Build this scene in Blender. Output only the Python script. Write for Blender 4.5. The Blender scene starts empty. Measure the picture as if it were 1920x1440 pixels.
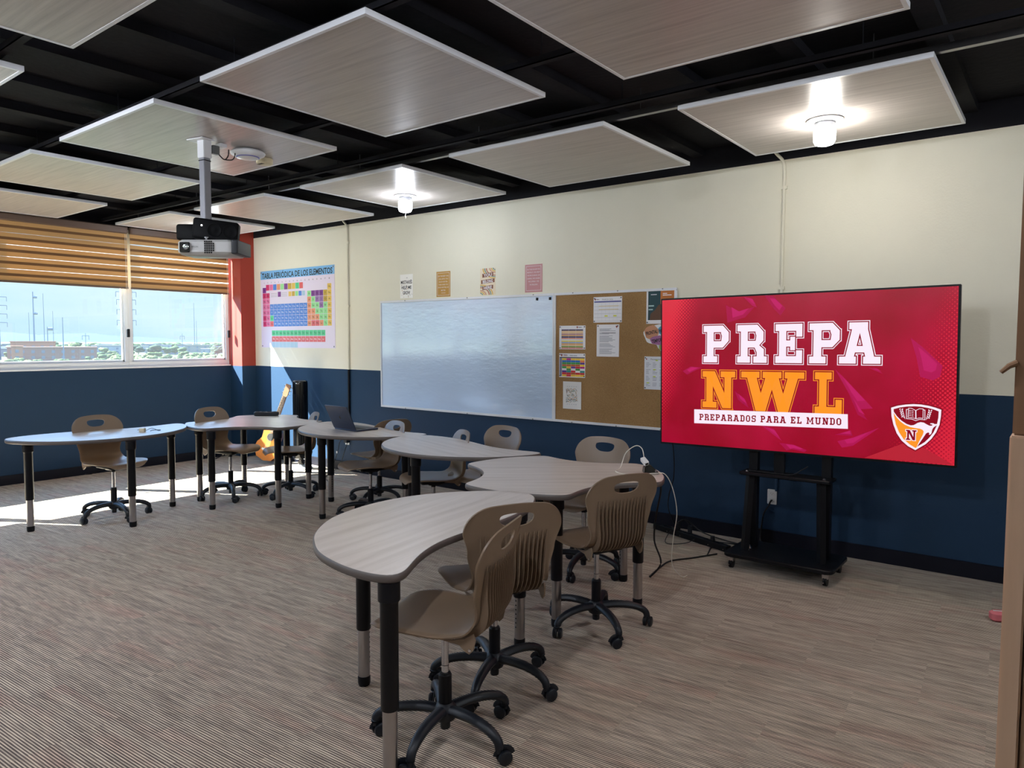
import bpy, bmesh, math, random
from mathutils import Vector, Matrix
rnd = random.Random(7)
PI = math.pi
scene = bpy.context.scene
COL = scene.collection

# ------------------------------------------------------------------ camera
YAW, PIT, ROL, FPX = math.radians(-37.725), math.radians(-3.44), math.radians(0.146), 1350.6
cam_d = bpy.data.cameras.new('camera'); cam = bpy.data.objects.new('camera', cam_d); COL.objects.link(cam)
fw = Vector((math.sin(YAW)*math.cos(PIT), math.cos(YAW)*math.cos(PIT), math.sin(PIT)))
rt = Vector((math.cos(YAW), -math.sin(YAW), 0)); up = rt.cross(fw)
r2 = math.cos(ROL)*rt + math.sin(ROL)*up; u2 = -math.sin(ROL)*rt + math.cos(ROL)*up
m3 = Matrix((r2, u2, -fw)).transposed()
cam.matrix_world = Matrix.Translation((0, 0, 1.575)) @ m3.to_4x4()
cam_d.sensor_width = 36; cam_d.lens = FPX/1920*36; cam_d.clip_end = 9000; cam_d.clip_start = 0.05
scene.camera = cam

# ------------------------------------------------------------------ view, sky, sun
vs = scene.view_settings
vs.view_transform = 'Standard'; vs.look = 'None'; vs.exposure = 1.05; vs.gamma = 1.0; vs.use_curve_mapping = False
SUN_STRENGTH, SKY_STRENGTH, LAMP = 42.0, 0.42, 54.0
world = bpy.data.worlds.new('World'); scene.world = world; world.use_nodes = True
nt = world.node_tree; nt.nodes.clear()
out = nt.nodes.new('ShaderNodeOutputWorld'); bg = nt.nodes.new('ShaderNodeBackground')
tc = nt.nodes.new('ShaderNodeTexCoord'); sep = nt.nodes.new('ShaderNodeSeparateXYZ')
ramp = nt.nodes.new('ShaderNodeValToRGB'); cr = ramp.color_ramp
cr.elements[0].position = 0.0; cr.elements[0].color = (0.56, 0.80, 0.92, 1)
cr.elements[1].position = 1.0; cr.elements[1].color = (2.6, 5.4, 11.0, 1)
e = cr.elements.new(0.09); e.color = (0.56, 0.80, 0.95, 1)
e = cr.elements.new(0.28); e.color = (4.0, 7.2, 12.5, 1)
noise = nt.nodes.new('ShaderNodeTexNoise'); noise.inputs['Scale'].default_value = 3.0; noise.inputs['Detail'].default_value = 5
mp = nt.nodes.new('ShaderNodeMapping'); mp.inputs['Scale'].default_value = (1, 1, 7)
cl = nt.nodes.new('ShaderNodeValToRGB'); cl.color_ramp.elements[0].position = 0.42; cl.color_ramp.elements[1].position = 0.72
mix = nt.nodes.new('ShaderNodeMix'); mix.data_type = 'RGBA'; mix.inputs['B'].default_value = (0.92, 1.0, 1.06, 1)
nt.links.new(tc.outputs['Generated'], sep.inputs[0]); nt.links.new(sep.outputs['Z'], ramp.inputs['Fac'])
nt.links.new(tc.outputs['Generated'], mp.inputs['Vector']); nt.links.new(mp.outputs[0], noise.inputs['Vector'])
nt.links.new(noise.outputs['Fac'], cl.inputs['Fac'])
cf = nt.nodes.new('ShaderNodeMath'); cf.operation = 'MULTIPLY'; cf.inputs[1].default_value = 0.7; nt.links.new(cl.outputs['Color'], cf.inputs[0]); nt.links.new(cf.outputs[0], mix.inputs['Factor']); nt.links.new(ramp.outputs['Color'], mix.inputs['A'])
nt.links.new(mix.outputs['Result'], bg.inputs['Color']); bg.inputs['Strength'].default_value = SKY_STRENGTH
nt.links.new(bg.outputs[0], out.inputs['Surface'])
sun_d = bpy.data.lights.new('sun', 'SUN'); sun_d.energy = SUN_STRENGTH; sun_d.angle = math.radians(0.53); sun_d.color = (1.0, 0.96, 0.9)
sun = bpy.data.objects.new('sun', sun_d); COL.objects.link(sun); sun.location = (-30, -18, 30)
sun.rotation_euler = Vector((1, 0.586, -1.10)).to_track_quat('-Z', 'Y').to_euler()

# ------------------------------------------------------------------ materials
def lin(c):
    return tuple(((v/255)/12.92 if v/255 <= 0.04045 else ((v/255+0.055)/1.055)**2.4) for v in c)
MATS = {}
def new_mat(name):
    m = bpy.data.materials.new(name); m.use_nodes = True
    return m, m.node_tree, m.node_tree.nodes['Principled BSDF']
def mat(name, c, rough=0.5, metal=0.0, spec=0.5, bump=0.0, bscale=200, var=0.0, vscale=8, emit=None, es=1.0, coat=0.0):
    if name in MATS: return MATS[name]
    m, t, b = new_mat(name); rgb = lin(c)
    b.inputs['Base Color'].default_value = (*rgb, 1); b.inputs['Roughness'].default_value = rough
    b.inputs['Metallic'].default_value = metal; b.inputs['Specular IOR Level'].default_value = spec
    if coat: b.inputs['Coat Weight'].default_value = coat; b.inputs['Coat Roughness'].default_value = 0.1
    g = t.nodes.new('ShaderNodeNewGeometry')
    if var:
        n = t.nodes.new('ShaderNodeTexNoise'); n.inputs['Scale'].default_value = vscale; n.inputs['Detail'].default_value = 4
        t.links.new(g.outputs['Position'], n.inputs['Vector'])
        r = t.nodes.new('ShaderNodeMapRange'); r.inputs['To Min'].default_value = 1-var; r.inputs['To Max'].default_value = 1+var
        t.links.new(n.outputs['Fac'], r.inputs['Value'])
        v = t.nodes.new('ShaderNodeVectorMath'); v.operation = 'SCALE'; v.inputs[0].default_value = rgb
        t.links.new(r.outputs[0], v.inputs['Scale']); t.links.new(v.outputs[0], b.inputs['Base Color'])
    if bump:
        n = t.nodes.new('ShaderNodeTexNoise'); n.inputs['Scale'].default_value = bscale; n.inputs['Detail'].default_value = 3
        t.links.new(g.outputs['Position'], n.inputs['Vector'])
        bp = t.nodes.new('ShaderNodeBump'); bp.inputs['Strength'].default_value = bump; bp.inputs['Distance'].default_value = 0.004
        t.links.new(n.outputs['Fac'], bp.inputs['Height']); t.links.new(bp.outputs[0], b.inputs['Normal'])
    if emit:
        b.inputs['Emission Color'].default_value = (*lin(emit), 1); b.inputs['Emission Strength'].default_value = es
        if es >= 0.5 and c == (0, 0, 0): b.inputs['Specular IOR Level'].default_value = spec
    MATS[name] = m
    return m
def streak_mat(name, cols, scale=(1.2, 22, 22), rough=0.35, spec=0.5, rot=0.0, bump=0.05, pos=(0.3, 0.5, 0.7)):
    m, t, b = new_mat(name)
    tcn = t.nodes.new('ShaderNodeTexCoord'); mpn = t.nodes.new('ShaderNodeMapping')
    mpn.inputs['Scale'].default_value = scale
    rotn = t.nodes.new('ShaderNodeMapping'); rotn.inputs['Rotation'].default_value = (0, 0, rot)
    n = t.nodes.new('ShaderNodeTexNoise'); n.inputs['Scale'].default_value = 1.6; n.inputs['Detail'].default_value = 7; n.inputs['Roughness'].default_value = 0.62
    r = t.nodes.new('ShaderNodeValToRGB')
    r.color_ramp.elements[0].position = pos[0]; r.color_ramp.elements[0].color = (*lin(cols[0]), 1)
    r.color_ramp.elements[1].position = pos[2]; r.color_ramp.elements[1].color = (*lin(cols[2]), 1)
    el = r.color_ramp.elements.new(pos[1]); el.color = (*lin(cols[1]), 1)
    t.links.new(tcn.outputs['Object'], rotn.inputs[0]); t.links.new(rotn.outputs[0], mpn.inputs[0]); t.links.new(mpn.outputs[0], n.inputs['Vector'])
    t.links.new(n.outputs['Fac'], r.inputs['Fac']); t.links.new(r.outputs['Color'], b.inputs['Base Color'])
    b.inputs['Roughness'].default_value = rough; b.inputs['Specular IOR Level'].default_value = spec
    if bump:
        bp = t.nodes.new('ShaderNodeBump'); bp.inputs['Strength'].default_value = bump; bp.inputs['Distance'].default_value = 0.002
        t.links.new(n.outputs['Fac'], bp.inputs['Height']); t.links.new(bp.outputs[0], b.inputs['Normal'])
    MATS[name] = m
    return m

M_table = streak_mat('table_laminate', [(186, 174, 164), (200, 189, 180), (212, 202, 194)], scale=(0.9, 13, 13), rough=0.33, rot=0.0)
M_table_c = streak_mat('table_laminate_crescent', [(186, 174, 164), (200, 189, 180), (212, 202, 194)], scale=(0.9, 13, 13), rough=0.33, rot=math.radians(-97))
M_panel = streak_mat('ceiling_laminate', [(164, 157, 153), (182, 175, 170), (196, 189, 183)], scale=(1.0, 26, 26), rough=0.30)
M_edge = mat('table_edge_grey', (92, 84, 80), 0.42)
M_cream = mat('wall_cream_paint', (229, 225, 206), 0.6, bump=0.25, bscale=90, var=0.02)
M_blue = mat('wall_blue_paint', (27, 53, 79), 0.6, spec=0.25, bump=0.25, bscale=90, var=0.04)
M_red = mat('column_red_paint', (150, 48, 34), 0.6, bump=0.2, bscale=90)
M_dark = mat('ceiling_black_paint', (30, 30, 35), 0.85, bump=0.8, bscale=25, var=0.35, vscale=3, spec=0.2)
M_base = mat('baseboard_navy', (13, 15, 28), 0.5, spec=0.25)
M_white = mat('white_frame', (226, 228, 232), 0.35)
M_alu = mat('window_frame_white', (215, 220, 226), 0.35)
M_steel = mat('galvanised_steel', (150, 150, 152), 0.32, 1.0)
M_chrome = mat('chrome', (200, 200, 205), 0.16, 1.0)
M_satin = mat('satin_silver', (176, 172, 172), 0.28, 1.0)
M_black = mat('black_powder_coat', (12, 13, 18), 0.42, spec=0.25)
M_blackp = mat('black_plastic', (18, 23, 31), 0.42, spec=0.4, bump=0.1, bscale=600)
M_chair = mat('taupe_plastic', (128, 108, 88), 0.36, spec=0.5, bump=0.05, bscale=700)
M_hole = mat('dark_hole', (8, 8, 8), 0.8)
M_spk = mat('speaker_black', (6, 7, 9), 0.6, spec=0.12)
M_gloss = mat('gloss_black', (8, 9, 12), 0.12)
M_cable_w = mat('white_cable', (232, 228, 214), 0.4)
M_cable_b = mat('black_cable', (14, 14, 16), 0.45)
M_plate = mat('outlet_white', (226, 226, 226), 0.4)
M_grey = mat('pole_grey', (150, 152, 160), 0.35, 0.3)
M_cork_n = None
def cork():
    m, t, b = new_mat('cork'); g = t.nodes.new('ShaderNodeNewGeometry')
    n = t.nodes.new('ShaderNodeTexNoise'); n.inputs['Scale'].default_value = 170; n.inputs['Detail'].default_value = 4
    n2 = t.nodes.new('ShaderNodeTexNoise'); n2.inputs['Scale'].default_value = 3; n2.inputs['Detail'].default_value = 3
    a = t.nodes.new('ShaderNodeMath'); a.operation = 'MULTIPLY_ADD'; a.inputs[1].default_value = 0.35
    r = t.nodes.new('ShaderNodeValToRGB')
    r.color_ramp.elements[0].position = 0.45; r.color_ramp.elements[0].color = (*lin((132, 98, 58)), 1)
    r.color_ramp.elements[1].position = 0.95; r.color_ramp.elements[1].color = (*lin((178, 142, 94)), 1)
    t.links.new(g.outputs['Position'], n.inputs['Vector']); t.links.new(g.outputs['Position'], n2.inputs['Vector'])
    t.links.new(n2.outputs['Fac'], a.inputs[0]); t.links.new(n.outputs['Fac'], a.inputs[2])
    t.links.new(a.outputs[0], r.inputs['Fac']); t.links.new(r.outputs['Color'], b.inputs['Base Color']); b.inputs['Roughness'].default_value = 0.85
    return m
M_cork = cork()
def whiteboard():
    m, t, b = new_mat('whiteboard_gloss'); g = t.nodes.new('ShaderNodeNewGeometry')
    b.inputs['Base Color'].default_value = (*lin((208, 229, 255)), 1); b.inputs['Roughness'].default_value = 0.10; b.inputs['Specular IOR Level'].default_value = 1.0; b.inputs['IOR'].default_value = 1.7; b.inputs['Coat Weight'].default_value = 1.0; b.inputs['Coat Roughness'].default_value = 0.06; b.inputs['Coat IOR'].default_value = 1.6
    n = t.nodes.new('ShaderNodeTexNoise'); n.inputs['Scale'].default_value = 9; n.inputs['Detail'].default_value = 5
    mpn = t.nodes.new('ShaderNodeMapping'); mpn.inputs['Scale'].default_value = (1, 1, 2.6)
    bp = t.nodes.new('ShaderNodeBump'); bp.inputs['Strength'].default_value = 0.5; bp.inputs['Distance'].default_value = 0.006
    t.links.new(g.outputs['Position'], mpn.inputs[0]); t.links.new(mpn.outputs[0], n.inputs['Vector']); t.links.new(n.outputs['Fac'], bp.inputs['Height']); t.links.new(bp.outputs[0], b.inputs['Normal'])
    return m
M_wboard = whiteboard()
def carpet():
    m, t, b = new_mat('striped_carpet'); L = t.links; N = t.nodes.new
    g = N('ShaderNodeNewGeometry'); rot = N('ShaderNodeMapping'); rot.inputs['Rotation'].default_value = (0, 0, math.radians(-3.5))
    L.new(g.outputs['Position'], rot.inputs[0])
    sp = N('ShaderNodeSeparateXYZ'); L.new(rot.outputs[0], sp.inputs[0])
    # carpet tiles: each half-metre tile starts its yarn pattern elsewhere
    def math_(op, a=None, b_=None, c=None):
        n = N('ShaderNodeMath'); n.operation = op
        for i, v in enumerate((a, b_, c)):
            if v is None: continue
            if isinstance(v, (int, float)): n.inputs[i].default_value = v
            else: L.new(v, n.inputs[i])
        return n.outputs[0]
    ty = math_('FLOOR', math_('MULTIPLY', sp.outputs['Y'], 2.0))
    tx = math_('FLOOR', math_('MULTIPLY_ADD', ty, 0.5, math_('MULTIPLY', sp.outputs['X'], 2.0)))
    cmb = N('ShaderNodeCombineXYZ'); L.new(tx, cmb.inputs[0]); L.new(ty, cmb.inputs[1])
    wn = N('ShaderNodeTexWhiteNoise'); L.new(cmb.outputs[0], wn.inputs['Vector'])
    off = N('ShaderNodeVectorMath'); off.operation = 'MULTIPLY_ADD'; L.new(wn.outputs['Color'], off.inputs[0]); off.inputs[1].default_value = (3, 3, 3); L.new(rot.outputs[0], off.inputs[2])
    s1 = N('ShaderNodeMapping'); s1.inputs['Scale'].default_value = (2.2, 34, 1); L.new(off.outputs[0], s1.inputs[0])
    n1 = N('ShaderNodeTexNoise'); n1.inputs['Scale'].default_value = 1.0; n1.inputs['Detail'].default_value = 6; n1.inputs['Roughness'].default_value = 0.7; L.new(s1.outputs[0], n1.inputs['Vector'])
    s2 = N('ShaderNodeMapping'); s2.inputs['Scale'].default_value = (9, 190, 1); L.new(off.outputs[0], s2.inputs[0])
    n2 = N('ShaderNodeTexNoise'); n2.inputs['Scale'].default_value = 1.0; n2.inputs['Detail'].default_value = 3; L.new(s2.outputs[0], n2.inputs['Vector'])
    n3 = N('ShaderNodeTexNoise'); n3.inputs['Scale'].default_value = 420; n3.inputs['Detail'].default_value = 2; L.new(rot.outputs[0], n3.inputs['Vector'])
    rib = math_('SINE', math_('MULTIPLY', sp.outputs['Y'], 2*PI/0.011))
    ramp_ = N('ShaderNodeValToRGB'); e_ = ramp_.color_ramp.elements
    e_[0].position = 0.28; e_[0].color = (*lin((76, 64, 58)), 1); e_[1].position = 0.74; e_[1].color = (*lin((236, 221, 196)), 1)
    q = e_.new(0.42); q.color = (*lin((122, 104, 92)), 1); q = e_.new(0.55); q.color = (*lin((174, 156, 136)), 1)
    f = math_('MULTIPLY_ADD', n2.outputs['Fac'], 0.40, math_('MULTIPLY', n1.outputs['Fac'], 0.48))
    f = math_('MULTIPLY_ADD', rib, 0.20, f)
    f = math_('MULTIPLY_ADD', n3.outputs['Fac'], 0.36, math_('SUBTRACT', f, 0.12))
    L.new(f, ramp_.inputs['Fac'])
    # a slow red-brown hue drift in the yarn
    s4 = N('ShaderNodeMapping'); s4.inputs['Scale'].default_value = (1.4, 7, 1); L.new(off.outputs[0], s4.inputs[0])
    n4 = N('ShaderNodeTexNoise'); n4.inputs['Scale'].default_value = 1.0; n4.inputs['Detail'].default_value = 3; L.new(s4.outputs[0], n4.inputs['Vector'])
    mr = N('ShaderNodeMapRange'); mr.inputs['From Min'].default_value = 0.52; mr.inputs['From Max'].default_value = 0.7; L.new(n4.outputs['Fac'], mr.inputs['Value'])
    mx = N('ShaderNodeMix'); mx.data_type = 'RGBA'; mx.blend_type = 'MULTIPLY'; mx.inputs['B'].default_value = (1.0, 0.86, 0.86, 1)
    L.new(mr.outputs[0], mx.inputs['Factor']); L.new(ramp_.outputs['Color'], mx.inputs['A']); L.new(mx.outputs['Result'], b.inputs['Base Color'])
    b.inputs['Roughness'].default_value = 0.95; b.inputs['Specular IOR Level'].default_value = 0.15
    b.inputs['Sheen Weight'].default_value = 0.15
    bp = N('ShaderNodeBump'); bp.inputs['Strength'].default_value = 0.35; bp.inputs['Distance'].default_value = 0.003; L.new(f, bp.inputs['Height']); L.new(bp.outputs[0], b.inputs['Normal'])
    return m
M_carpet = carpet()
def glass_mat():
    m = bpy.data.materials.new('window_glass'); m.use_nodes = True; t = m.node_tree; t.nodes.clear(); N = t.nodes.new
    o = N('ShaderNodeOutputMaterial'); tr = N('ShaderNodeBsdfTransparent'); tr.inputs['Color'].default_value = (0.90, 0.96, 0.97, 1)
    gl = N('ShaderNodeBsdfGlossy'); gl.inputs['Roughness'].default_value = 0.0
    lw = N('ShaderNodeLayerWeight'); lw.inputs['Blend'].default_value = 0.5
    pw = N('ShaderNodeMath'); pw.operation = 'POWER'; pw.inputs[1].default_value = 4.0; t.links.new(lw.outputs['Facing'], pw.inputs[0])
    fr = N('ShaderNodeMath'); fr.operation = 'MULTIPLY_ADD'; fr.inputs[1].default_value = 0.5; fr.inputs[2].default_value = 0.035; t.links.new(pw.outputs[0], fr.inputs[0])
    haze_veil = N('ShaderNodeBsdfTranslucent'); haze_veil.inputs['Color'].default_value = (0.85, 0.95, 1.0, 1)  # pale translucent veil mixed into the glass to stand in for outdoor haze
    m1 = N('ShaderNodeMixShader'); m1.inputs[0].default_value = 0.009
    m2 = N('ShaderNodeMixShader')
    t.links.new(tr.outputs[0], m1.inputs[1]); t.links.new(haze_veil.outputs[0], m1.inputs[2])
    t.links.new(fr.outputs[0], m2.inputs[0]); t.links.new(m1.outputs[0], m2.inputs[1]); t.links.new(gl.outputs[0], m2.inputs[2])
    t.links.new(m2.outputs[0], o.inputs['Surface'])
    return m
M_glass = glass_mat()
def cloth_mat(name, c, tf=0.5, transp=0.0, c2=None):
    m = bpy.data.materials.new(name); m.use_nodes = True; t = m.node_tree; t.nodes.clear(); N = t.nodes.new
    o = N('ShaderNodeOutputMaterial'); d = N('ShaderNodeBsdfDiffuse'); d.inputs['Color'].default_value = (*lin(c), 1)
    tl = N('ShaderNodeBsdfTranslucent'); tl.inputs['Color'].default_value = (*lin(c2 or c), 1)
    m1 = N('ShaderNodeMixShader'); m1.inputs[0].default_value = tf
    t.links.new(d.outputs[0], m1.inputs[1]); t.links.new(tl.outputs[0], m1.inputs[2])
    if transp:
        tr = N('ShaderNodeBsdfTransparent'); m2 = N('ShaderNodeMixShader'); m2.inputs[0].default_value = transp
        t.links.new(m1.outputs[0], m2.inputs[1]); t.links.new(tr.outputs[0], m2.inputs[2]); t.links.new(m2.outputs[0], o.inputs['Surface'])
    else: t.links.new(m1.outputs[0], o.inputs['Surface'])
    return m
M_blind = cloth_mat('blind_tan_fabric', (190, 152, 104), 0.13, c2=(206, 160, 104))
M_blind_d = cloth_mat('blind_double_fabric', (112, 84, 60), 0.04)
M_sheer = cloth_mat('blind_sheer_mesh', (235, 235, 235), 0.7, 0.35)
M_head = mat('blind_headrail_brown', (92, 72, 60), 0.5)

# ------------------------------------------------------------------ mesh builder
class MB:
    def __init__(s): s.v = []; s.f = []; s.mi = []; s.mats = []
    def _m(s, m):
        if m is None: return 0
        if m not in s.mats: s.mats.append(m)
        return s.mats.index(m)
    def add(s, vs_, fs, m=None):
        o = len(s.v); s.v += [tuple(p) for p in vs_]; k = s._m(m)
        for f in fs: s.f.append([o+i for i in f]); s.mi.append(k)
        return s
    def box(s, c, d, m=None, rz=0, mat4=None):
        x, y, z = d[0]/2, d[1]/2, d[2]/2
        p = [Vector((a*x, b_*y, c_*z)) for a in (-1, 1) for b_ in (-1, 1) for c_ in (-1, 1)]
        R = mat4 if mat4 else Matrix.Rotation(rz, 4, 'Z')
        p = [R @ q + Vector(c) for q in p]
        return s.add(p, [(0, 1, 3, 2), (4, 6, 7, 5), (0, 4, 5, 1), (2, 3, 7, 6), (0, 2, 6, 4), (1, 5, 7, 3)], m)
    def bbox(s, lo, hi, m=None):
        return s.box([(a+b_)/2 for a, b_ in zip(lo, hi)], [abs(b_-a) for a, b_ in zip(lo, hi)], m)
    def rbox(s, c, d, r=0.01, n=3, m=None, rz=0, axis='z'):
        # box with rounded vertical edges and a small chamfer at top and bottom
        pts = []
        for (sx, sy, a0) in ((1, 1, 0), (-1, 1, 90), (-1, -1, 180), (1, -1, 270)):
            for i in range(n+1):
                a = math.radians(a0+90*i/n); pts.append((sx*(d[0]/2-r)+r*math.cos(a), sy*(d[1]/2-r)+r*math.sin(a)))
        ch = min(r*0.5, d[2]*0.2); R = Matrix.Rotation(rz, 4, 'Z')
        rings = []
        for z, k in ((-d[2]/2, ch), (-d[2]/2+ch, 0), (d[2]/2-ch, 0), (d[2]/2, ch)):
            ring = []
            for x, y in pts:
                l = math.hypot(x, y); q = Vector((x-(x/abs(x) if x else 0)*k, y-(y/abs(y) if y else 0)*k, z))
                if axis == 'y': q = Vector((q.x, -q.z, q.y))
                if axis == 'x': q = Vector((q.z, q.x, q.y))
                ring.append(R @ q + Vector(c))
            rings.append(ring)
        return s.loft(rings, True, m)
    def loft(s, rings, caps=True, m=None, closed=True):
        n = len(rings[0]); vs_ = [p for r in rings for p in r]; fs = []
        for i in range(len(rings)-1):
            for j in range(n if closed else n-1):
                a = i*n+j; b_ = i*n+(j+1) % n; fs.append((a, b_, b_+n, a+n))
        if caps: fs.append(tuple(range(n))[::-1]); fs.append(tuple((len(rings)-1)*n+j for j in range(n)))
        return s.add(vs_, fs, m)
    def sweep(s, path, rx, ry=None, n=8, m=None, caps=True, upv=(0, 0, 1)):
        P = [Vector(p) for p in path]; rings = []; k = len(P)
        g = (lambda r, i: r[i] if isinstance(r, (list, tuple)) else r); ry = rx if ry is None else ry
        for i, p in enumerate(P):
            t = (P[min(i+1, k-1)]-P[max(i-1, 0)]).normalized(); u = Vector(upv)
            if abs(t.dot(u)) > 0.98: u = Vector((1, 0, 0)) if abs(t.x) < 0.9 else Vector((0, 1, 0))
            sd = t.cross(u).normalized(); uu = sd.cross(t).normalized()
            rings.append([p + sd*g(rx, i)*math.cos(2*PI*j/n) + uu*g(ry, i)*math.sin(2*PI*j/n) for j in range(n)])
        return s.loft(rings, caps, m)
    def cyl(s, a, b_, r0, r1=None, n=16, m=None, caps=True):
        return s.sweep([a, b_], [r0, r0 if r1 is None else r1], n=n, m=m, caps=caps)
    def lathe(s, prof, c=(0, 0, 0), n=24, m=None):
        rings = [[(c[0]+r*math.cos(2*PI*j/n), c[1]+r*math.sin(2*PI*j/n), c[2]+z) for j in range(n)] for r, z in prof]
        return s.loft(rings, True, m)
    def prism(s, pts, z0, z1, m=None, tf=None):
        n = len(pts); vs_ = [(x, y, z0) for x, y in pts]+[(x, y, z1) for x, y in pts]
        if tf: vs_ = [tf(p) for p in vs_]
        fs = [tuple(range(n))[::-1], tuple(range(n, 2*n))]+[(j, (j+1) % n, n+(j+1) % n, n+j) for j in range(n)]
        return s.add(vs_, fs, m)
    def build(s, name, m=None, parent=None, smooth=True, ang=38, loc=None, rz=None, bevel=0):
        me = bpy.data.meshes.new(name); me.from_pydata(s.v, [], s.f); me.validate()
        for q in (s.mats or [m]): me.materials.append(q)
        if len(s.mats) > 1:
            for p, k in zip(me.polygons, s.mi): p.material_index = k
        bm = bmesh.new(); bm.from_mesh(me); bmesh.ops.recalc_face_normals(bm, faces=bm.faces)
        if bevel: bmesh.ops.bevel(bm, geom=[e_ for e_ in bm.edges if len(e_.link_faces) == 2 and e_.calc_face_angle(0) > 0.6], offset=bevel, segments=2, affect='EDGES', clamp_overlap=True)
        bm.to_mesh(me); bm.free()
        if smooth:
            me.polygons.foreach_set('use_smooth', [True]*len(me.polygons)); me.set_sharp_from_angle(angle=math.radians(ang))
        o = bpy.data.objects.new(name, me); COL.objects.link(o)
        if parent: o.parent = parent
        if loc: o.location = loc
        if rz is not None: o.rotation_euler[2] = rz
        return o
def tag(o, label, cat, group=None, kind=None):
    o['label'] = label; o['category'] = cat
    if group: o['group'] = group
    if kind: o['kind'] = kind
    return o
def thing(name, label, cat, loc=(0, 0, 0), rz=0, group=None):
    o = bpy.data.objects.new(name, None); COL.objects.link(o); o.empty_display_size = 0.1
    o.location = loc; o.rotation_euler = (0, 0, rz); tag(o, label, cat, group); return o
def struct(o, label=None):
    o['kind'] = 'structure'
    if label: o['label'] = label
    return o
KIDS = {}
def copy_tree(o, parent=None):
    c = o.copy(); COL.objects.link(c)
    if parent: c.parent = parent
    for ch in [q for q in ALLKIDS(o)]: copy_tree(ch, c)
    return c
def ALLKIDS(o): return [q for q in list(bpy.data.objects) if q.parent == o]
def smooth_closed(pts, it=2):
    for _ in range(it):
        n = len(pts); pts = [((pts[i-1][0]+2*pts[i][0]+pts[(i+1) % n][0])/4, (pts[i-1][1]+2*pts[i][1]+pts[(i+1) % n][1])/4) for i in range(n)]
    return pts
def resample(pts, n, closed=True):
    P = pts+[pts[0]] if closed else list(pts); d = [0]
    for a, b_ in zip(P, P[1:]): d.append(d[-1]+math.dist(a, b_))
    out_ = []; j = 0
    for i in range(n):
        s_ = d[-1]*i/(n if closed else n-1)
        while j < len(d)-2 and d[j+1] < s_: j += 1
        t = (s_-d[j])/max(1e-9, d[j+1]-d[j]); out_.append(tuple(P[j][k]+(P[j+1][k]-P[j][k])*t for k in range(len(P[0]))))
    return out_
def catmull(pts, n=8):
    out_ = []
    P = [pts[0]]+list(pts)+[pts[-1]]
    for i in range(1, len(P)-2):
        for k in range(n):
            t = k/n
            out_.append(tuple(0.5*((2*b_)+(-a+c)*t+(2*a-5*b_+4*c-d)*t*t+(-a+3*b_-3*c+d)*t**3) for a, b_, c, d in zip(P[i-1], P[i], P[i+1], P[i+2])))
    out_.append(tuple(pts[-1])); return out_

# ------------------------------------------------------------------ room shell
YB, XW, ZC, ZP, ZBL = 5.617, -9.04, 3.12, 2.94, 1.228     # board wall, window wall, slab, paint line, blue line
XR, YN = 2.6, -3.2
struct(MB().bbox((XW-0.2, YN, -0.12), (XR, YB+0.2, 0)).build('floor', M_carpet, smooth=False), 'brown and maroon striped carpet floor')
c = MB(); c.bbox((XW-0.2, YN, ZC), (XR, YB+0.2, ZC+0.15))
x = XW+0.35
while x < XR:
    w = 0.10; c.bbox((x, YN, ZC-0.055), (x+w, YB, ZC)); x += 0.62
struct(c.build('ceiling', M_dark, smooth=False), 'black painted concrete ceiling with shallow ribs')
w = MB(); w.bbox((XW-0.2, YB, 0), (XR, YB+0.18, ZBL), M_blue); w.bbox((XW-0.2, YB, ZBL), (XR, YB+0.18, ZP), M_cream); w.bbox((XW-0.2, YB, ZP), (XR, YB+0.18, ZC), M_dark)
struct(w.build('wall_back', smooth=False), 'board wall, cream above and navy blue below')
w = MB(); w.bbox((XR, YN, 0), (XR+0.18, YB, ZBL), M_blue); w.bbox((XR, YN, ZBL), (XR+0.18, YB, ZC), M_cream)
struct(w.build('wall_right', smooth=False))
w = MB(); w.bbox((XW-0.2, YN-0.18, 0), (XR, YN, ZBL), M_blue); w.bbox((XW-0.2, YN-0.18, ZBL), (XR, YN, ZC), M_cream)
struct(w.build('wall_front', smooth=False))
# window wall: parapet, lintel, piers
SILL, HEADZ = 1.232, 2.90
w = MB(); w.bbox((XW-0.16, YN, 0), (XW, YB, SILL), M_blue); w.bbox((XW-0.16, YN, HEADZ), (XW, YB, ZC), M_dark)
w.bbox((XW-0.16, -0.9, SILL), (XW, -0.25, HEADZ), M_cream); w.bbox((XW-0.16, YN, SILL), (XW, -2.6, HEADZ), M_cream); w.bbox((XW-0.16, 5.425, SILL), (XW, YB, HEADZ), M_red)
struct(w.build('wall_left', smooth=False), 'window wall with navy blue parapet')
w = MB(); w.bbox((XW, 5.412, 0), (-8.752, YB, ZBL), M_blue); w.bbox((XW, 5.412, ZBL), (-8.752, YB, ZC), M_red)
struct(w.build('wall_corner', smooth=False), 'brick red corner column with a blue foot')
def bboard(name, lo, hi): struct(MB().bbox(lo, hi).build(name, M_base, smooth=False, bevel=0.004))
bboard('baseboard_back', (-8.75, YB-0.014, 0), (XR, YB, 0.108))
bboard('baseboard_left', (XW, YN, 0), (XW+0.014, 5.41, 0.108))
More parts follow.
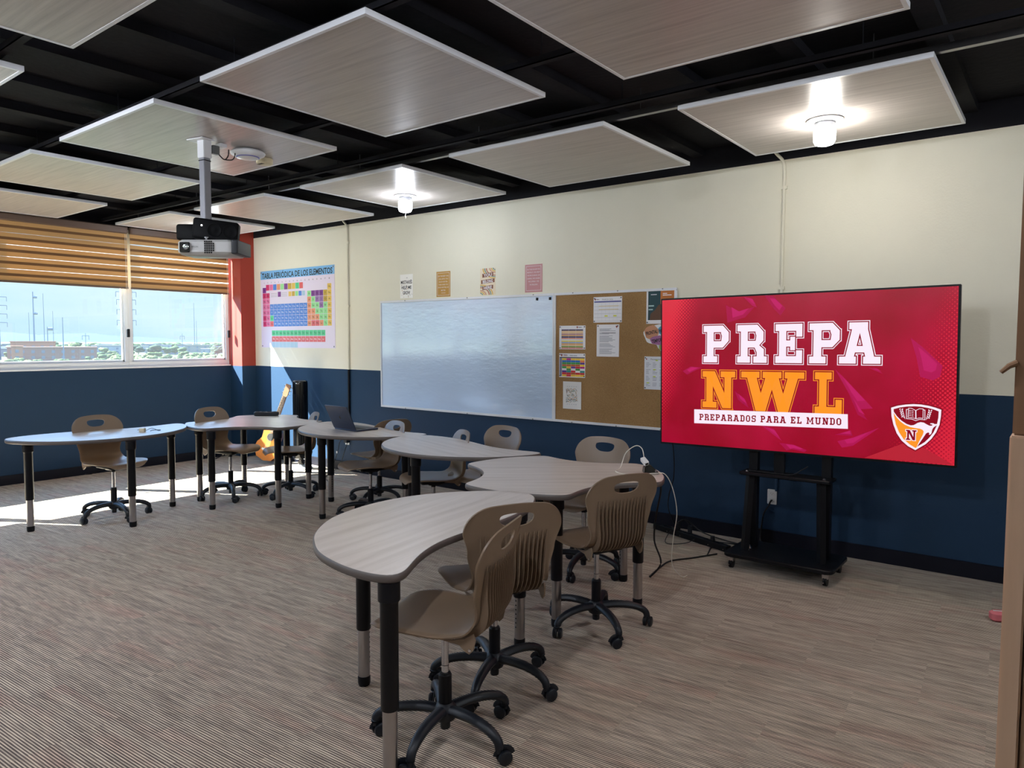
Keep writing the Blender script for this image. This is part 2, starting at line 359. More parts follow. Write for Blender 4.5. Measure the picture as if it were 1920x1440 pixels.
# window units (frame + glass), sill ledge
def window(n, y0, y1):
    b = MB(); t = 0.045; x0, x1 = XW-0.085, XW-0.02
    b.bbox((x0, y0, SILL), (x1, y1, SILL+0.075)); b.bbox((x0, y0, HEADZ-0.05), (x1, y1, HEADZ))
    b.bbox((x0, y0, SILL+0.075), (x1, y0+t, HEADZ-0.05)); b.bbox((x0, y1-t, SILL+0.075), (x1, y1, HEADZ-0.05))
    b.bbox((x0+0.012, y0+t, SILL+0.075), (x1-0.02, y0+t+0.02, HEADZ-0.05)); b.bbox((x0+0.012, y1-t-0.02, SILL+0.075), (x1-0.02, y1-t, HEADZ-0.05))
    b.bbox((x0+0.012, y0+t, SILL+0.075), (x1-0.02, y1-t, SILL+0.10))
    o = struct(b.build('window_%d' % n, M_alu, smooth=False, bevel=0.003), 'white framed sliding window with city view')
    MB().bbox((XW-0.055, y0+t, SILL+0.08), (XW-0.051, y1-t, HEADZ-0.05)).build('glass_pane', M_glass, o, smooth=False)
EDG = [5.412, 4.088, 2.69, 1.15, -0.25]
for i in range(4): window(i+1, EDG[i+1], EDG[i])
window(5, -2.6, -0.9)
struct(MB().bbox((XW-0.02, YN, SILL-0.004), (XW+0.012, 5.412, SILL+0.012)).build('trim_1', M_white, smooth=False), 'thin white window ledge')
# dark ceiling rails that carry the panels
for i, (yy, mm) in enumerate(((4.03, M_steel), (3.80, M_dark), (2.98, M_dark), (2.10, M_dark), (1.30, M_dark))):
    b = MB(); b.bbox((XW, yy, 2.955), (XR, yy+0.035, 2.962)); b.bbox((XW, yy, 2.955), (XR, yy+0.003, 2.99))
    q = 1.0
    for x in [XW+0.4+k*1.3 for k in range(9)]: b.cyl((x, yy+0.018, 2.96), (x, yy+0.018, ZC), 0.003, n=6)
    struct(b.build('trim_%d' % (i+2), mm, smooth=False), 'metal ceiling rail')

# ------------------------------------------------------------------ roller blinds (zebra)
def blind(y0, y1, z0, gap, label):
    zt = 2.925
    t = thing('roller_blind', label, 'blind', (XW+0.05, (y0+y1)/2, zt), 0, 'zebra blinds on the windows')
    ww = (y1-y0)/2-0.008; L_ = zt-z0
    MB().rbox((0, 0, -0.045), (0.075, 2*ww, 0.085), 0.02).build('headrail', M_head, t)
    p = MB(); z = -0.085; per = 0.128; k = 0
    while z > -L_+0.03:
        for h, m in ((0.045, M_blind), (0.030, M_blind_d), (per-0.075-gap, M_blind), (gap, M_sheer)):
            zz = max(z-h, -L_+0.02)
            if zz < z: p.bbox((-0.0008, -ww+0.004, zz), (0.0008, ww-0.004, z), m)
            z = zz
            if z <= -L_+0.021: break
    p.bbox((-0.0012, -ww+0.004, -L_+0.012), (0.0012, ww-0.004, -L_+0.05), M_blind)
    p.build('fabric', None, t, smooth=False)
    MB().rbox((0, 0, -L_+0.01), (0.018, 2*ww-0.004, 0.022), 0.006).build('bottom_bar', M_head, t)
    ch = MB(); ch.cyl((0.02, ww-0.02, -0.09), (0.02, ww-0.02, -1.23), 0.0016, n=5); ch.cyl((0.02, ww-0.035, -0.09), (0.02, ww-0.035, -1.23), 0.0016, n=5)
    cobj = ch.build('pull_chain', M_cable_w, t)
    MB().rbox((0.02, ww-0.028, -1.27), (0.028, 0.035, 0.10), 0.008).build('chain_tensioner', M_blackp, cobj)
    return t
blind(4.092, 5.395, 2.185, 0.011, 'tan striped roller blind on the window beside the red column')
blind(2.71, 4.082, 2.185, 0.0022, 'tan striped roller blind at the left edge of the photo')
blind(1.16, 2.68, 2.185, 0.006, 'tan striped roller blind just left of the photo edge')
blind(-0.24, 1.14, 2.10, 0.006, 'tan striped roller blind second beyond the left photo edge')
blind(-2.58, -0.92, 2.10, 0.006, 'tan striped roller blind behind the camera')

# ------------------------------------------------------------------ ceiling panels
PAN = {  # x0, x1, y0, y1 at panel underside z=2.90
 'A': (-3.59, -2.315, 2.013, 3.284), 'B': (-5.405, -4.11, 2.028, 3.303), 'C': (-5.383, -4.102, 3.918, 5.207), 'D': (-3.612, -2.324, 3.915, 5.193),
 'E': (-1.836, -0.555, 3.922, 5.22), 'H': (-8.78, -7.53, 3.85, 5.12), 'I': (-7.15, -5.92, 3.913, 5.24), 'F': (-7.14, -5.896, 2.021, 3.289),
 'G': (-8.82, -7.597, 2.002, 3.262), 'J': (-1.848, -0.557, 2.03, 3.31), 'K': (-3.653, -2.393, 0.181, 1.441), 'L': (-5.42, -4.15, 0.15, 1.41),
 'M': (-7.17, -5.91, 0.13, 1.40), 'N': (-8.85, -7.6, 0.1, 1.37), 'O': (-1.86, -0.57, 0.15, 1.42)}
PLAB = {'A': 'large greige ceiling panel above the tables, plain, right of the projector panel', 'B': 'greige ceiling panel with the projector pole and smoke detector', 'C': 'greige ceiling panel with a lamp, above the whiteboard',
 'D': 'plain greige ceiling panel between the two lamp panels along the board wall', 'E': 'greige ceiling panel with a lit lamp above the television', 'H': 'greige ceiling panel by the red column, behind the projector pole',
 'I': 'greige ceiling panel above the periodic table poster', 'F': 'pale greige ceiling panel left of the projector pole panel', 'G': 'pale greige ceiling panel nearest the window blinds, left edge',
 'J': 'biggest greige ceiling panel cut by the top edge right of centre', 'K': 'greige ceiling panel cut by the top left corner of the photo', 'L': 'greige ceiling panel showing one corner at the upper left edge',
 'M': 'greige ceiling panel beyond the left edge near the windows', 'N': 'greige ceiling panel beyond the left edge at the windows', 'O': 'greige ceiling panel overhead of the camera'}
for k, (x0, x1, y0, y1) in PAN.items():
    cx, cy, hx, hy = (x0+x1)/2, (y0+y1)/2, (x1-x0)/2, (y1-y0)/2
    t = thing('ceiling_panel', PLAB[k], 'ceiling panel', (cx, cy, 2.90), 0, 'square laminate ceiling panels')
    MB().bbox((-hx+0.012, -hy+0.012, 0.002), (hx-0.012, hy-0.012, 0.022)).build('board', M_panel, t, smooth=False)
    f = MB()
    for a, b_ in (((-hx, -hy, 0), (hx, -hy+0.018, 0.026)), ((-hx, hy-0.018, 0), (hx, hy, 0.026)), ((-hx, -hy+0.018, 0), (-hx+0.018, hy-0.018, 0.026)), ((hx-0.018, -hy+0.018, 0), (hx, hy-0.018, 0.026))): f.bbox(a, b_)
    f.build('metal_frame', M_white, t, smooth=False)
# ------------------------------------------------------------------ ceiling lamps
M_bulb = mat('lit_bulb', (255, 255, 255), 0.3, emit=(255, 250, 242), es=LAMP)
M_bulb_c = mat('lit_bulb_cool', (255, 255, 255), 0.3, emit=(238, 244, 255), es=LAMP*0.95)
M_bulb_fill = mat('unseen_fill_bulb', (255, 255, 255), 0.3, emit=(236, 242, 255), es=LAMP*4.0)  # for unseen lamps added as room fill, brighter than the visible ones
def lamp(x, y, label, m):
    t = thing('ceiling_lamp', label, 'ceiling lamp', (x, y, 2.90), 0, 'bare bulb ceiling lamps')
    MB().lathe([(0.102, 0.0), (0.104, -0.006), (0.096, -0.014), (0.070, -0.018), (0.062, -0.016), (0.05, -0.012)], n=32).build('ceiling_rose', M_white, t)
    MB().lathe([(0.045, -0.012), (0.058, -0.020), (0.060, -0.045), (0.056, -0.05)], n=24).build('socket', M_white, t)
    MB().lathe([(0.054, -0.050), (0.061, -0.056), (0.063, -0.075), (0.061, -0.125), (0.052, -0.142), (0.030, -0.150), (0.005, -0.151)], n=24).build('bulb', m, t)
    return t
lamp(-1.215, 4.63, 'lit bare bulb ceiling lamp above the television', M_bulb)
l2 = lamp(-4.88, 4.70, 'lit bare bulb ceiling lamp above the whiteboard, with a short string', M_bulb_c)
MB().sweep([(0, 0, -0.15), (0.006, 0, -0.165), (-0.004, 0, -0.18), (0.006, 0, -0.195), (0, 0, -0.21)], 0.0015, n=5).build('string', M_cable_w, l2)
lamp(-7.97, 4.56, 'lit bare bulb ceiling lamp hidden behind the projector speakers', M_bulb_c)
lamp(-4.8, 0.75, 'added unseen fill lamp above and left of the camera', M_bulb_fill)
lamp(-1.2, 0.75, 'added unseen fill lamp just above the camera', M_bulb_fill)
lamp(1.3, 2.66, 'added unseen fill lamp right of the photo, above the cupboard', M_bulb_fill)
lamp(-3.0, -1.2, 'added unseen fill lamp behind the camera', M_bulb_fill)
lamp(-6.6, -1.0, 'added unseen fill lamp behind the camera, nearest the windows', M_bulb_fill)

# ------------------------------------------------------------------ tables
CRES = [(-2.4, 1.79), (-2.45, 1.82), (-2.54, 1.91), (-2.61, 2.0), (-2.67, 2.1), (-2.71, 2.23), (-2.735, 2.37), (-2.735, 2.51), (-2.705, 2.66), (-2.64, 2.8), (-2.55, 2.92), (-2.45, 3.01), (-2.35, 3.07), (-2.27, 3.08), (-2.21, 3.05), (-2.165, 3.0), (-2.11, 2.91), (-2.07, 2.81), (-2.045, 2.72), (-2.025, 2.6), (-2.015, 2.48), (-2.01, 2.35), (-2.01, 2.25), (-2.0, 2.13), (-1.975, 2.03), (-1.935, 1.93), (-1.89, 1.85), (-1.85, 1.785), (-1.825, 1.745), (-1.815, 1.71), (-1.82, 1.685), (-1.85, 1.668), (-1.91, 1.655), (-1.98, 1.65), (-2.06, 1.655), (-2.16, 1.675), (-2.25, 1.7), (-2.33, 1.74)]
CM = (-2.28155, 2.31731)
cres = smooth_closed(resample([(x-CM[0], y-CM[1]) for x, y in CRES], 140), 5)
def tri_out(R=0.66, bul=0.08, sag=0.12):
    pts = []
    for k in range(3):
        for a0, a1, h in ((-30, 30, bul), (30, 90, -sag)):
            A = Vector((R*math.cos(math.radians(a0+120*k)), R*math.sin(math.radians(a0+120*k)))); B = Vector((R*math.cos(math.radians(a1+120*k)), R*math.sin(math.radians(a1+120*k))))
            m_ = (A+B)/2; nn = m_.normalized()
            for i in range(24): t = i/24; q = A+(B-A)*t+nn*h*4*t*(1-t); pts.append((q.x, q.y))
    return smooth_closed(resample(pts, 168), 5)
trio = tri_out()
def offset_poly(pts, d):
    n = len(pts); out_ = []
    for i in range(n):
        a = Vector(pts[i-1]); b_ = Vector(pts[(i+1) % n]); t = (b_-a).normalized(); nrm = Vector((t.y, -t.x)); p = Vector(pts[i])+nrm*d; out_.append((p.x, p.y))
    return out_
def area(pts): return 0.5*sum(a[0]*b_[1]-b_[0]*a[1] for a, b_ in zip(pts, pts[1:]+pts[:1]))
if area(cres) < 0: cres = cres[::-1]
if area(trio) < 0: trio = trio[::-1]
ZT = 0.76
TOPMESH = {}
def table_leg(px, py, parent, hole_a, low=0.262):
    b = MB(); b.lathe([(0.040, ZT-0.032), (0.040, ZT-0.10), (0.0365, ZT-0.104), (0.033, ZT-0.11), (0.0325, low+0.004), (0.031, low)], (px, py, 0), 20)
    lg = b.build('leg', M_black, parent)
    c_ = MB(); c_.lathe([(0.0268, low+0.01), (0.0268, 0.045), (0.0262, 0.03)], (px, py, 0), 20, M_satin)
    dx, dy = math.cos(hole_a), math.sin(hole_a)
    for k in range(7):
        z = 0.245-k*0.023; c_.cyl((px+dx*0.0262, py+dy*0.0262, z), (px+dx*0.0275, py+dy*0.0275, z), 0.0042, n=8, m=M_hole)
    c_.build('leg_extension', None, lg)
    MB().lathe([(0.0275, 0.045), (0.029, 0.04), (0.0285, 0.012), (0.025, 0.0)], (px, py, 0), 16).build('foot', M_black, lg)
def table(kind, cx, cy, ang, legs, label):
    t = thing('classroom_table', label, 'table', (cx, cy, 0), ang, 'curved laminate classroom tables')
    pts = cres if kind == 'c' else trio
    if kind not in TOPMESH:
        b = MB(); b.prism(offset_poly(pts, -0.003), ZT-0.03, ZT); a_ = b.build('tabletop', M_table_c if kind == 'c' else M_table, smooth=False)
        rings = []
        for off, z in ((-0.006, ZT-0.0305), (-0.001, ZT-0.030), (0.0035, ZT-0.024), (0.004, ZT-0.014), (0.003, ZT-0.005), (-0.0005, ZT-0.0006), (-0.0035, ZT-0.0004)):
            rings.append([(x, y, z) for x, y in offset_poly(pts, off)])
        e_ = MB().loft(rings, False).build('edge_band', M_edge, a_)
        TOPMESH[kind] = (a_, e_); a_.parent = t
    else:
        a_, e_ = TOPMESH[kind]; a2 = a_.copy(); COL.objects.link(a2); a2.parent = t
        e2 = e_.copy(); COL.objects.link(e2); e2.parent = a2
    for i, (wx, wy) in enumerate(legs):
        dx, dy = wx-cx, wy-cy; ca, sa = math.cos(-ang), math.sin(-ang)
        hole = math.atan2(cy-wy, cx-wx)-ang
        table_leg(dx*ca-dy*sa, dx*sa+dy*ca, t, hole)
    return t
RAD = math.radians
def trilegs(cx, cy, a): return [(cx+0.52*math.cos(a+RAD(q)), cy+0.52*math.sin(a+RAD(q))) for q in (-25, 25, 95, 145, 215, 265)]
table('c', *CM, 0, [(-1.87, 1.71), (-2.5, 2.13), (-2.19, 2.90)], 'nearest crescent table in the foreground, with two chairs pushed in')
table('t', -2.487, 3.669, 0.699, trilegs(-2.487, 3.66, 0.699), 'three-lobed table with a white charger, in front of the television')
table('c', -3.767, 4.072, RAD(67.3), [(-3.76, 3.71), (-4.24, 4.14), (-3.25, 4.16)], 'crescent table in the middle, in front of the whiteboard')
table('c', -5.158, 4.303, RAD(68.0), [(-5.17, 3.95), (-5.66, 4.43), (-4.62, 4.43)], 'crescent table carrying the open laptop')
table('t', -6.44, 4.123, 0.261, trilegs(-6.35, 4.05, 0.261), 'three-lobed table with a black power strip, near the guitar')
table('c', -6.636, 2.812, RAD(161.75), [(-6.70, 2.20), (-6.20, 2.79), (-6.67, 3.37)], 'leftmost crescent table, before the window wall')

# ------------------------------------------------------------------ chairs
prof = catmull([(0.250, 0.462), (0.236, 0.484), (0.200, 0.497), (0.11, 0.499), (0.0, 0.492), (-0.09, 0.491), (-0.15, 0.502), (-0.192, 0.533), (-0.212, 0.582), (-0.221, 0.65), (-0.235, 0.72), (-0.256, 0.80), (-0.285, 0.897)], 12)
def resample_at(pts, us):
    d = [0]
    for a, b_ in zip(pts, pts[1:]): d.append(d[-1]+math.dist(a, b_))
    out_ = []
    for u in us:
        s_ = d[-1]*u; j = 0
        while j < len(d)-2 and d[j+1] < s_: j += 1
        t = (s_-d[j])/max(1e-9, d[j+1]-d[j]); out_.append((pts[j][0]+(pts[j+1][0]-pts[j][0])*t, pts[j][1]+(pts[j+1][1]-pts[j][1])*t))
    return out_
_u = [0.0, 0.0004, 0.0014, 0.0032, 0.006, 0.010, 0.015, 0.021]+[0.028+0.9515*i/118 for i in range(118)]+[0.979, 0.985, 0.990, 0.994, 0.9968, 0.9986, 0.9996, 1.0]
_u = sorted(set(round(x, 5) for x in _u))
prof = resample_at(prof, _u)
PL = [0]
for a, b_ in zip(prof, prof[1:]): PL.append(PL[-1]+math.dist(a, b_))
LT = PL[-1]
def interp(x, tab):
    for (x0, y0), (x1, y1) in zip(tab, tab[1:]):
        if x <= x1: k = (x-x0)/(x1-x0); k = k*k*(3-2*k); return y0+(y1-y0)*k
    return tab[-1][1]
def halfw(s_):
    w_ = interp(s_, [(0, 0.205), (0.15, 0.226), (0.29, 0.222), (0.42, 0.188), (0.51, 0.176), (0.62, 0.200), (0.73, 0.226), (LT, 0.228)])
    rc, d = 0.13, s_
    if d < rc: w_ -= rc-math.sqrt(max(0, rc*rc-(rc-d)**2))
    rc, d = 0.15, LT-s_
    if d < rc: w_ -= 0.115*(1-math.sqrt(max(0, 1-((rc-d)/rc)**2.6)))
    return w_
def shell_pt(i, t, off=0.0):
    x, z = prof[i]; a, b_ = prof[max(i-1, 0)], prof[min(i+1, len(prof)-1)]
    tx, tz = b_[0]-a[0], b_[1]-a[1]; l = math.hypot(tx, tz); tx, tz = tx/l, tz/l
    nx, nz = tz, -tx            # normal towards the sitter (up for the seat, forward for the back)
    s_ = PL[i]; back = min(1, max(0, (s_-0.42)/0.15)); seat = 1-back
 
    yy = abs(t)*halfw(s_)/0.225
    c_ = 0.030*back*yy**2.2 + seat*(0.012*yy*yy)
    rim = -0.006*max(0, (abs(t)-0.90)/0.10)**2*min(1, (LT-s_)/0.08, s_/0.08) 
    k = c_+rim+off
    dn = 0.034*yy*yy*max(0, 1-(LT-s_)/0.20)**1.5
    return Vector((x+nx*k-tx*dn, t*halfw(s_), z+nz*k-tz*dn))
def make_shell():
    NC = 40; bm = bmesh.new(); g = []
    for i in range(len(prof)):
        g.append([bm.verts.new(shell_pt(i, -1+2*j/NC)) for j in range(NC+1)])
    for i in range(len(prof)-1):
        for j in range(NC): bm.faces.new((g[i][j], g[i+1][j], g[i+1][j+1], g[i][j+1]))
    # D-shaped hand hole near the top of the back
    sc, hw, hh = LT-0.066, 0.078, 0.033
    def S(v):
        best = min(range(len(prof)), key=lambda i: (prof[i][0]-v.x)**2+(prof[i][1]-v.z)**2); return PL[best]
    def D(a):      # hole outline: flat top, round bottom
        c_, s_ = math.cos(a), math.sin(a)
        return (hw*math.copysign(abs(c_)**0.75, c_), (hh*0.72 if s_ > 0 else hh*1.25)*math.copysign(abs(s_)**(0.55 if s_ > 0 else 0.95), s_))
    smap = {}
    for i in range(len(prof)):
        for j in range(NC+1): smap[g[i][j]] = (i, j)
    def inside(y, s_):
        q = s_-sc; a = (abs(y)/hw)**(2/0.75); b_ = (abs(q)/(hh*0.72))**(2/0.55) if q > 0 else (abs(q)/(hh*1.25))**(2/0.95)
        return a+b_ < 1
    kill = []
    for f in bm.faces:
        y = sum(v.co.y for v in f.verts)/4; s_ = sum(PL[smap[v][0]] for v in f.verts)/4
        if inside(y, s_): kill.append(f)
    rim = set(v for f in kill for v in f.verts); bmesh.ops.delete(bm, geom=kill, context='FACES')
    for v in rim:
        if not v.is_valid: continue
        i, j = smap[v]; y, q = v.co.y, PL[i]-sc; best = min((D(2*PI*k/180) for k in range(180)), key=lambda d: (d[0]-y)**2+(d[1]-q)**2)
        s_ = best[1]+sc; ii = min(range(len(prof)), key=lambda n: abs(PL[n]-s_)); t_ = best[0]/max(0.05, halfw(s_))
        p = shell_pt(ii, t_); 
        # fine position along the profile
        i2 = min(ii+1, len(prof)-1) if PL[ii] < s_ else max(ii-1, 0)
        if i2 != ii: k = (s_-PL[ii])/(PL[i2]-PL[ii]); p = p.lerp(shell_pt(i2, t_), k)
        v.co = p
    bmesh.ops.recalc_face_normals(bm, faces=bm.faces)
    bmesh.ops.solidify(bm, geom=list(bm.faces), thickness=0.007)
    bmesh.ops.recalc_face_normals(bm, faces=bm.faces)
    me = bpy.data.meshes.new('seat_shell'); 
    # ribs on the rear of the back, deepest where back turns into seat
    s0, s1 = 0.28, 0.71
    idx = [i for i in range(len(prof)) if s0 <= PL[i] <= s1]
    for k in range(15):
        y = -0.154+k*0.022; rows = []
        for i in idx:
            u = (PL[i]-s0)/(s1-s0); d = 0.005+0.032*math.sin(PI*min(1, max(0, u)))**1.2*(1-0.55*u); 
            if u > 0.93: d = 0.004*(1-u)/0.07
            t_ = y/halfw(PL[i])*(0.86+0.14*min(1, max(0, (PL[i]-0.42)/0.3)))
            w_ = 0.0024
            a = shell_pt(i, t_, -0.003); b_ = shell_pt(i, t_, -0.005-d)
            rows.append([a+Vector((0, -w_, 0)), b_+Vector((0, -w_*0.5, 0)), b_+Vector((0, w_*0.5, 0)), a+Vector((0, w_, 0))])
        vv = [[bm.verts.new(p) for p in r] for r in rows]
        for a, b_ in zip(vv, vv[1:]):
            for q in range(3): bm.faces.new((a[q], b_[q], b_[q+1], a[q+1]))
        bm.faces.new(vv[0]); bm.faces.new(vv[-1][::-1])
    # side brackets below the curve
    for sy in (-1, 1):
        pts = [(-0.05, 0.476), (-0.10, 0.479), (-0.15, 0.490), (-0.185, 0.512), (-0.194, 0.49), (-0.185, 0.45), (-0.170, 0.435), (-0.155, 0.442), (-0.13, 0.465), (-0.09, 0.470)]
        a = [bm.verts.new((x, sy*0.160, z)) for x, z in pts]; b_ = [bm.verts.new((x, sy*0.167, z)) for x, z in pts]
        bm.faces.new(a); bm.faces.new(b_[::-1])
        for q in range(len(pts)): bm.faces.new((a[q], b_[q], b_[(q+1) % len(pts)], a[(q+1) % len(pts)]))
    bmesh.ops.recalc_face_normals(bm, faces=[f for f in bm.faces])
    bm.to_mesh(me); bm.free(); me.materials.append(M_chair)
    me.polygons.foreach_set('use_smooth', [True]*len(me.polygons)); me.set_sharp_from_angle(angle=RAD(50))
    return me
SHELL = make_shell()
def make_chair():
    t = thing('swivel_chair', '', 'chair', (0, 0, 0), 0, 'taupe swivel chairs')
    o = bpy.data.objects.new('seat_shell', SHELL); COL.objects.link(o); o.parent = t
    rv = MB()
    for sy in (-1, 1): rv.cyl((-0.172, sy*0.166, 0.450), (-0.172, sy*0.1695, 0.450), 0.006, n=10)
    rv.build('rivets', M_chrome, o)
    b = MB(); b.rbox((0.0, 0, 0.463), (0.24, 0.19, 0.026), 0.02); b.rbox((-0.01, 0, 0.445), (0.12, 0.10, 0.03), 0.02)
    for sx, sy in ((0.10, 0.08), (0.10, -0.08), (-0.10, 0.08), (-0.10, -0.08)): b.cyl((sx, sy, 0.45), (sx, sy, 0.486), 0.012, n=8)
    b.build('mounting_plate', M_black, t)
    MB().sweep([(0.0, -0.06, 0.445), (0.01, -0.15, 0.432), (0.0, -0.19, 0.42), (-0.01, -0.235, 0.422)], [0.004, 0.004, 0.006, 0.010], [0.004, 0.004, 0.005, 0.004], n=6).build('height_lever', M_black, t)
    b = MB(); b.lathe([(0.0145, 0.24), (0.0145, 0.435)], n=16, m=M_chrome); b.lathe([(0.0185, 0.41), (0.0185, 0.45), (0.03, 0.452)], n=16, m=M_black)
    b.lathe([(0.0149, 0.30), (0.0149, 0.302)], n=16, m=M_black); b.build('gas_cylinder', None, t)
    MB().lathe([(0.026, 0.10), (0.026, 0.262), (0.0225, 0.266), (0.022, 0.27)], n=20).build('cylinder_sleeve', M_black, t)
    MB().lathe([(0.018, 0.045), (0.020, 0.05), (0.020, 0.075), (0.040, 0.085), (0.050, 0.11), (0.045, 0.135), (0.028, 0.150)], n=20).build('base_hub', M_blackp, t)
    for k in range(5):
        a = 2*PI*k/5; ca, sa = math.cos(a), math.sin(a)
        P = catmull([(0.02, 0.122), (0.09, 0.130), (0.17, 0.127), (0.235, 0.112), (0.272, 0.088), (0.281, 0.062)], 4)
        path = [(r*ca, r*sa, z) for r, z in P]; n = len(path)
        wid = [0.027-0.009*min(1, i/(n*0.75)) for i in range(n)]; hei = [0.021-0.004*i/n for i in range(n)]
        lg = MB().sweep(path, wid, hei, n=10).build('base_leg', M_blackp, t)
        sw = rnd.uniform(0, 2*PI) if False else a+1.1+0.9*k
        cx, cy = 0.281*ca, 0.281*sa; dx, dy = math.cos(sw), math.sin(sw); px, py = -dy, dx
        wx, wy = cx+dx*0.018, cy+dy*0.018
        c_ = MB()
        for s_ in (-1, 1):
            c_.sweep([(wx+px*s_*q, wy+py*s_*q, 0.028) for q in (0.006, 0.009, 0.020, 0.024)], [0.024, 0.0275, 0.0275, 0.022], n=18)
        hood = [(wx+dx*0.030*math.cos(u), wy+dy*0.030*math.cos(u), 0.028+0.030*math.sin(u)) for u in [PI*(0.05+q*0.9/8) for q in range(9)]]
        c_.sweep(hood, 0.016, 0.0035, n=8, upv=(px, py, 0)); c_.cyl((cx, cy, 0.045), (cx, cy, 0.075), 0.012, n=10)
        c_.build('caster', M_blackp, lg)
    return t
chair0 = make_chair()
CHAIRS = [  # x, y, heading deg, label
 (-6.65, 2.835, 6, 'taupe swivel chair behind the leftmost table, in front of the window wall'),
 (-6.60, 3.93, 16, 'taupe swivel chair behind the left end of the three-lobed table with the power strip'),
 (-6.235, 4.375, 243, 'pale-lit swivel chair edge-on between the power strip table and the laptop table'),
 (-5.33, 4.76, 172, 'dark brown-backed swivel chair turned away, farthest from the laptop table, by the board wall'),
 (-4.90, 4.27, 250, 'swivel chair side-on behind the laptop, seat under the laptop table'),
 (-4.075, 4.22, 238, 'swivel chair side-on pushed under the middle crescent table'),
 (-3.81, 4.53, 262, 'swivel chair with pale back showing above the tip of the middle crescent table'),
 (-2.58, 4.14, 268, 'swivel chair with pale back behind the three-lobed table, before the television'),
 (-2.01, 3.36, 156, 'ribbed-back swivel chair at the right side of the three-lobed table'),
 (-2.035, 2.505, 150, 'ribbed-back swivel chair pushed into the foreground table, the farther of the two'),
 (-1.90, 2.03, 199, 'nearest swivel chair, seat visible, pushed into the foreground table'),
]
BANG = {8: 38, 10: -1.5, 9: 3, 0: -2, 1: -26, 2: 4}
for i, (x, y, h, lab) in enumerate(CHAIRS):
    o = chair0 if i == 0 else copy_tree(chair0)
    o.location = (x, y, 0); o.rotation_euler = (0, 0, RAD(h)); o['label'] = lab
    ang = RAD(BANG.get(i, 20+17*i)-h)      # the star base turns freely under the seat
    o.scale = (1, 1, {2: 0.93, 3: 0.92, 4: 0.94, 5: 0.93, 6: 0.95}.get(i, 1.0))
    for ch in ALLKIDS(o):
        if ch.name.startswith(('base_leg', 'base_hub')): ch.rotation_euler = (0, 0, ang)

# ------------------------------------------------------------------ flat printed things (paper, posters, boards)
class Sheet:
    """2D drawing on the board wall: x to the right, y up, layers stacked outwards; one mesh."""
    def __init__(s, origin, th=0.0006): s.b = MB(); s.o = Vector(origin); s.th = th
    def P(s, x, y, d): return (x, -d, y)
    def base(s, w, h, m): s.b.bbox((-w/2, -s.th, -h/2), (w/2, 0, h/2), m); return s
    def poly(s, pts, m, layer=1):
        d = s.th+0.00035*layer; s.b.add([s.P(x, y, d) for x, y in pts], [tuple(range(len(pts)))], m); return s
    def rect(s, x0, y0, x1, y1, m, layer=1): return s.poly([(x0, y0), (x1, y0), (x1, y1), (x0, y1)], m, layer)
    def circ(s, x, y, r, m, layer=1, n=10, ry=None): return s.poly([(x+r*math.cos(2*PI*k/n), y+(ry or r)*math.sin(2*PI*k/n)) for k in range(n)], m, layer)
    def frame(s, x0, y0, x1, y1, w, m, layer=1):
        s.rect(x0, y0, x1, y0+w, m, layer); s.rect(x0, y1-w, x1, y1, m, layer); s.rect(x0, y0, x0+w, y1, m, layer); s.rect(x1-w, y0, x1, y1, m, layer)
    def text(s, body, x, y, h, m, layer=2, width=None, align='CENTER', bold=0.0, rot=0.0):
        cu = bpy.data.curves.new('t', 'FONT'); cu.body = body; cu.size = 1; cu.align_x = align; cu.align_y = 'CENTER'; cu.offset = bold; cu.resolution_u = 2
        o = bpy.data.objects.new('t', cu); me = bpy.data.meshes.new_from_object(o)
        if len(me.vertices):
            xs = [v.co.x for v in me.vertices]; ys = [v.co.y for v in me.vertices]; hh = max(ys)-min(ys); yc = (max(ys)+min(ys))/2
            ky = h/0.72; kx = ky
            if width: kx = width/max(1e-6, max(xs)-min(xs))
            xc = (max(xs)+min(xs))/2 if align == 'CENTER' else min(xs)
            d = s.th+0.00035*layer; cr_, sr_ = math.cos(rot), math.sin(rot)
            vs_ = []
            for v in me.vertices:
                a, b_ = (v.co.x-xc)*kx, (v.co.y-yc)*ky; vs_.append(s.P(x+a*cr_-b_*sr_, y+a*sr_+b_*cr_, d))
            s.b.add(vs_, [tuple(p.vertices) for p in me.polygons], m)
        bpy.data.meshes.remove(me); bpy.data.objects.remove(o); bpy.data.curves.remove(cu); return s
    def build(s, name, parent=None):
        me = bpy.data.meshes.new(name); me.from_pydata(s.b.v, [], s.b.f)
        for q in s.b.mats: me.materials.append(q)
        for p, k in zip(me.polygons, s.b.mi): p.material_index = k
        o = bpy.data.objects.new(name, me); COL.objects.link(o); o.location = s.o
        if parent: o.parent = parent
        return o
def ink(c, rough=0.6): return mat('ink_%d_%d_%d' % c, c, rough)
W_ = ink((236, 236, 240)); K_ = ink((28, 28, 32)); G_ = ink((150, 152, 160))
YP = YB-0.0005
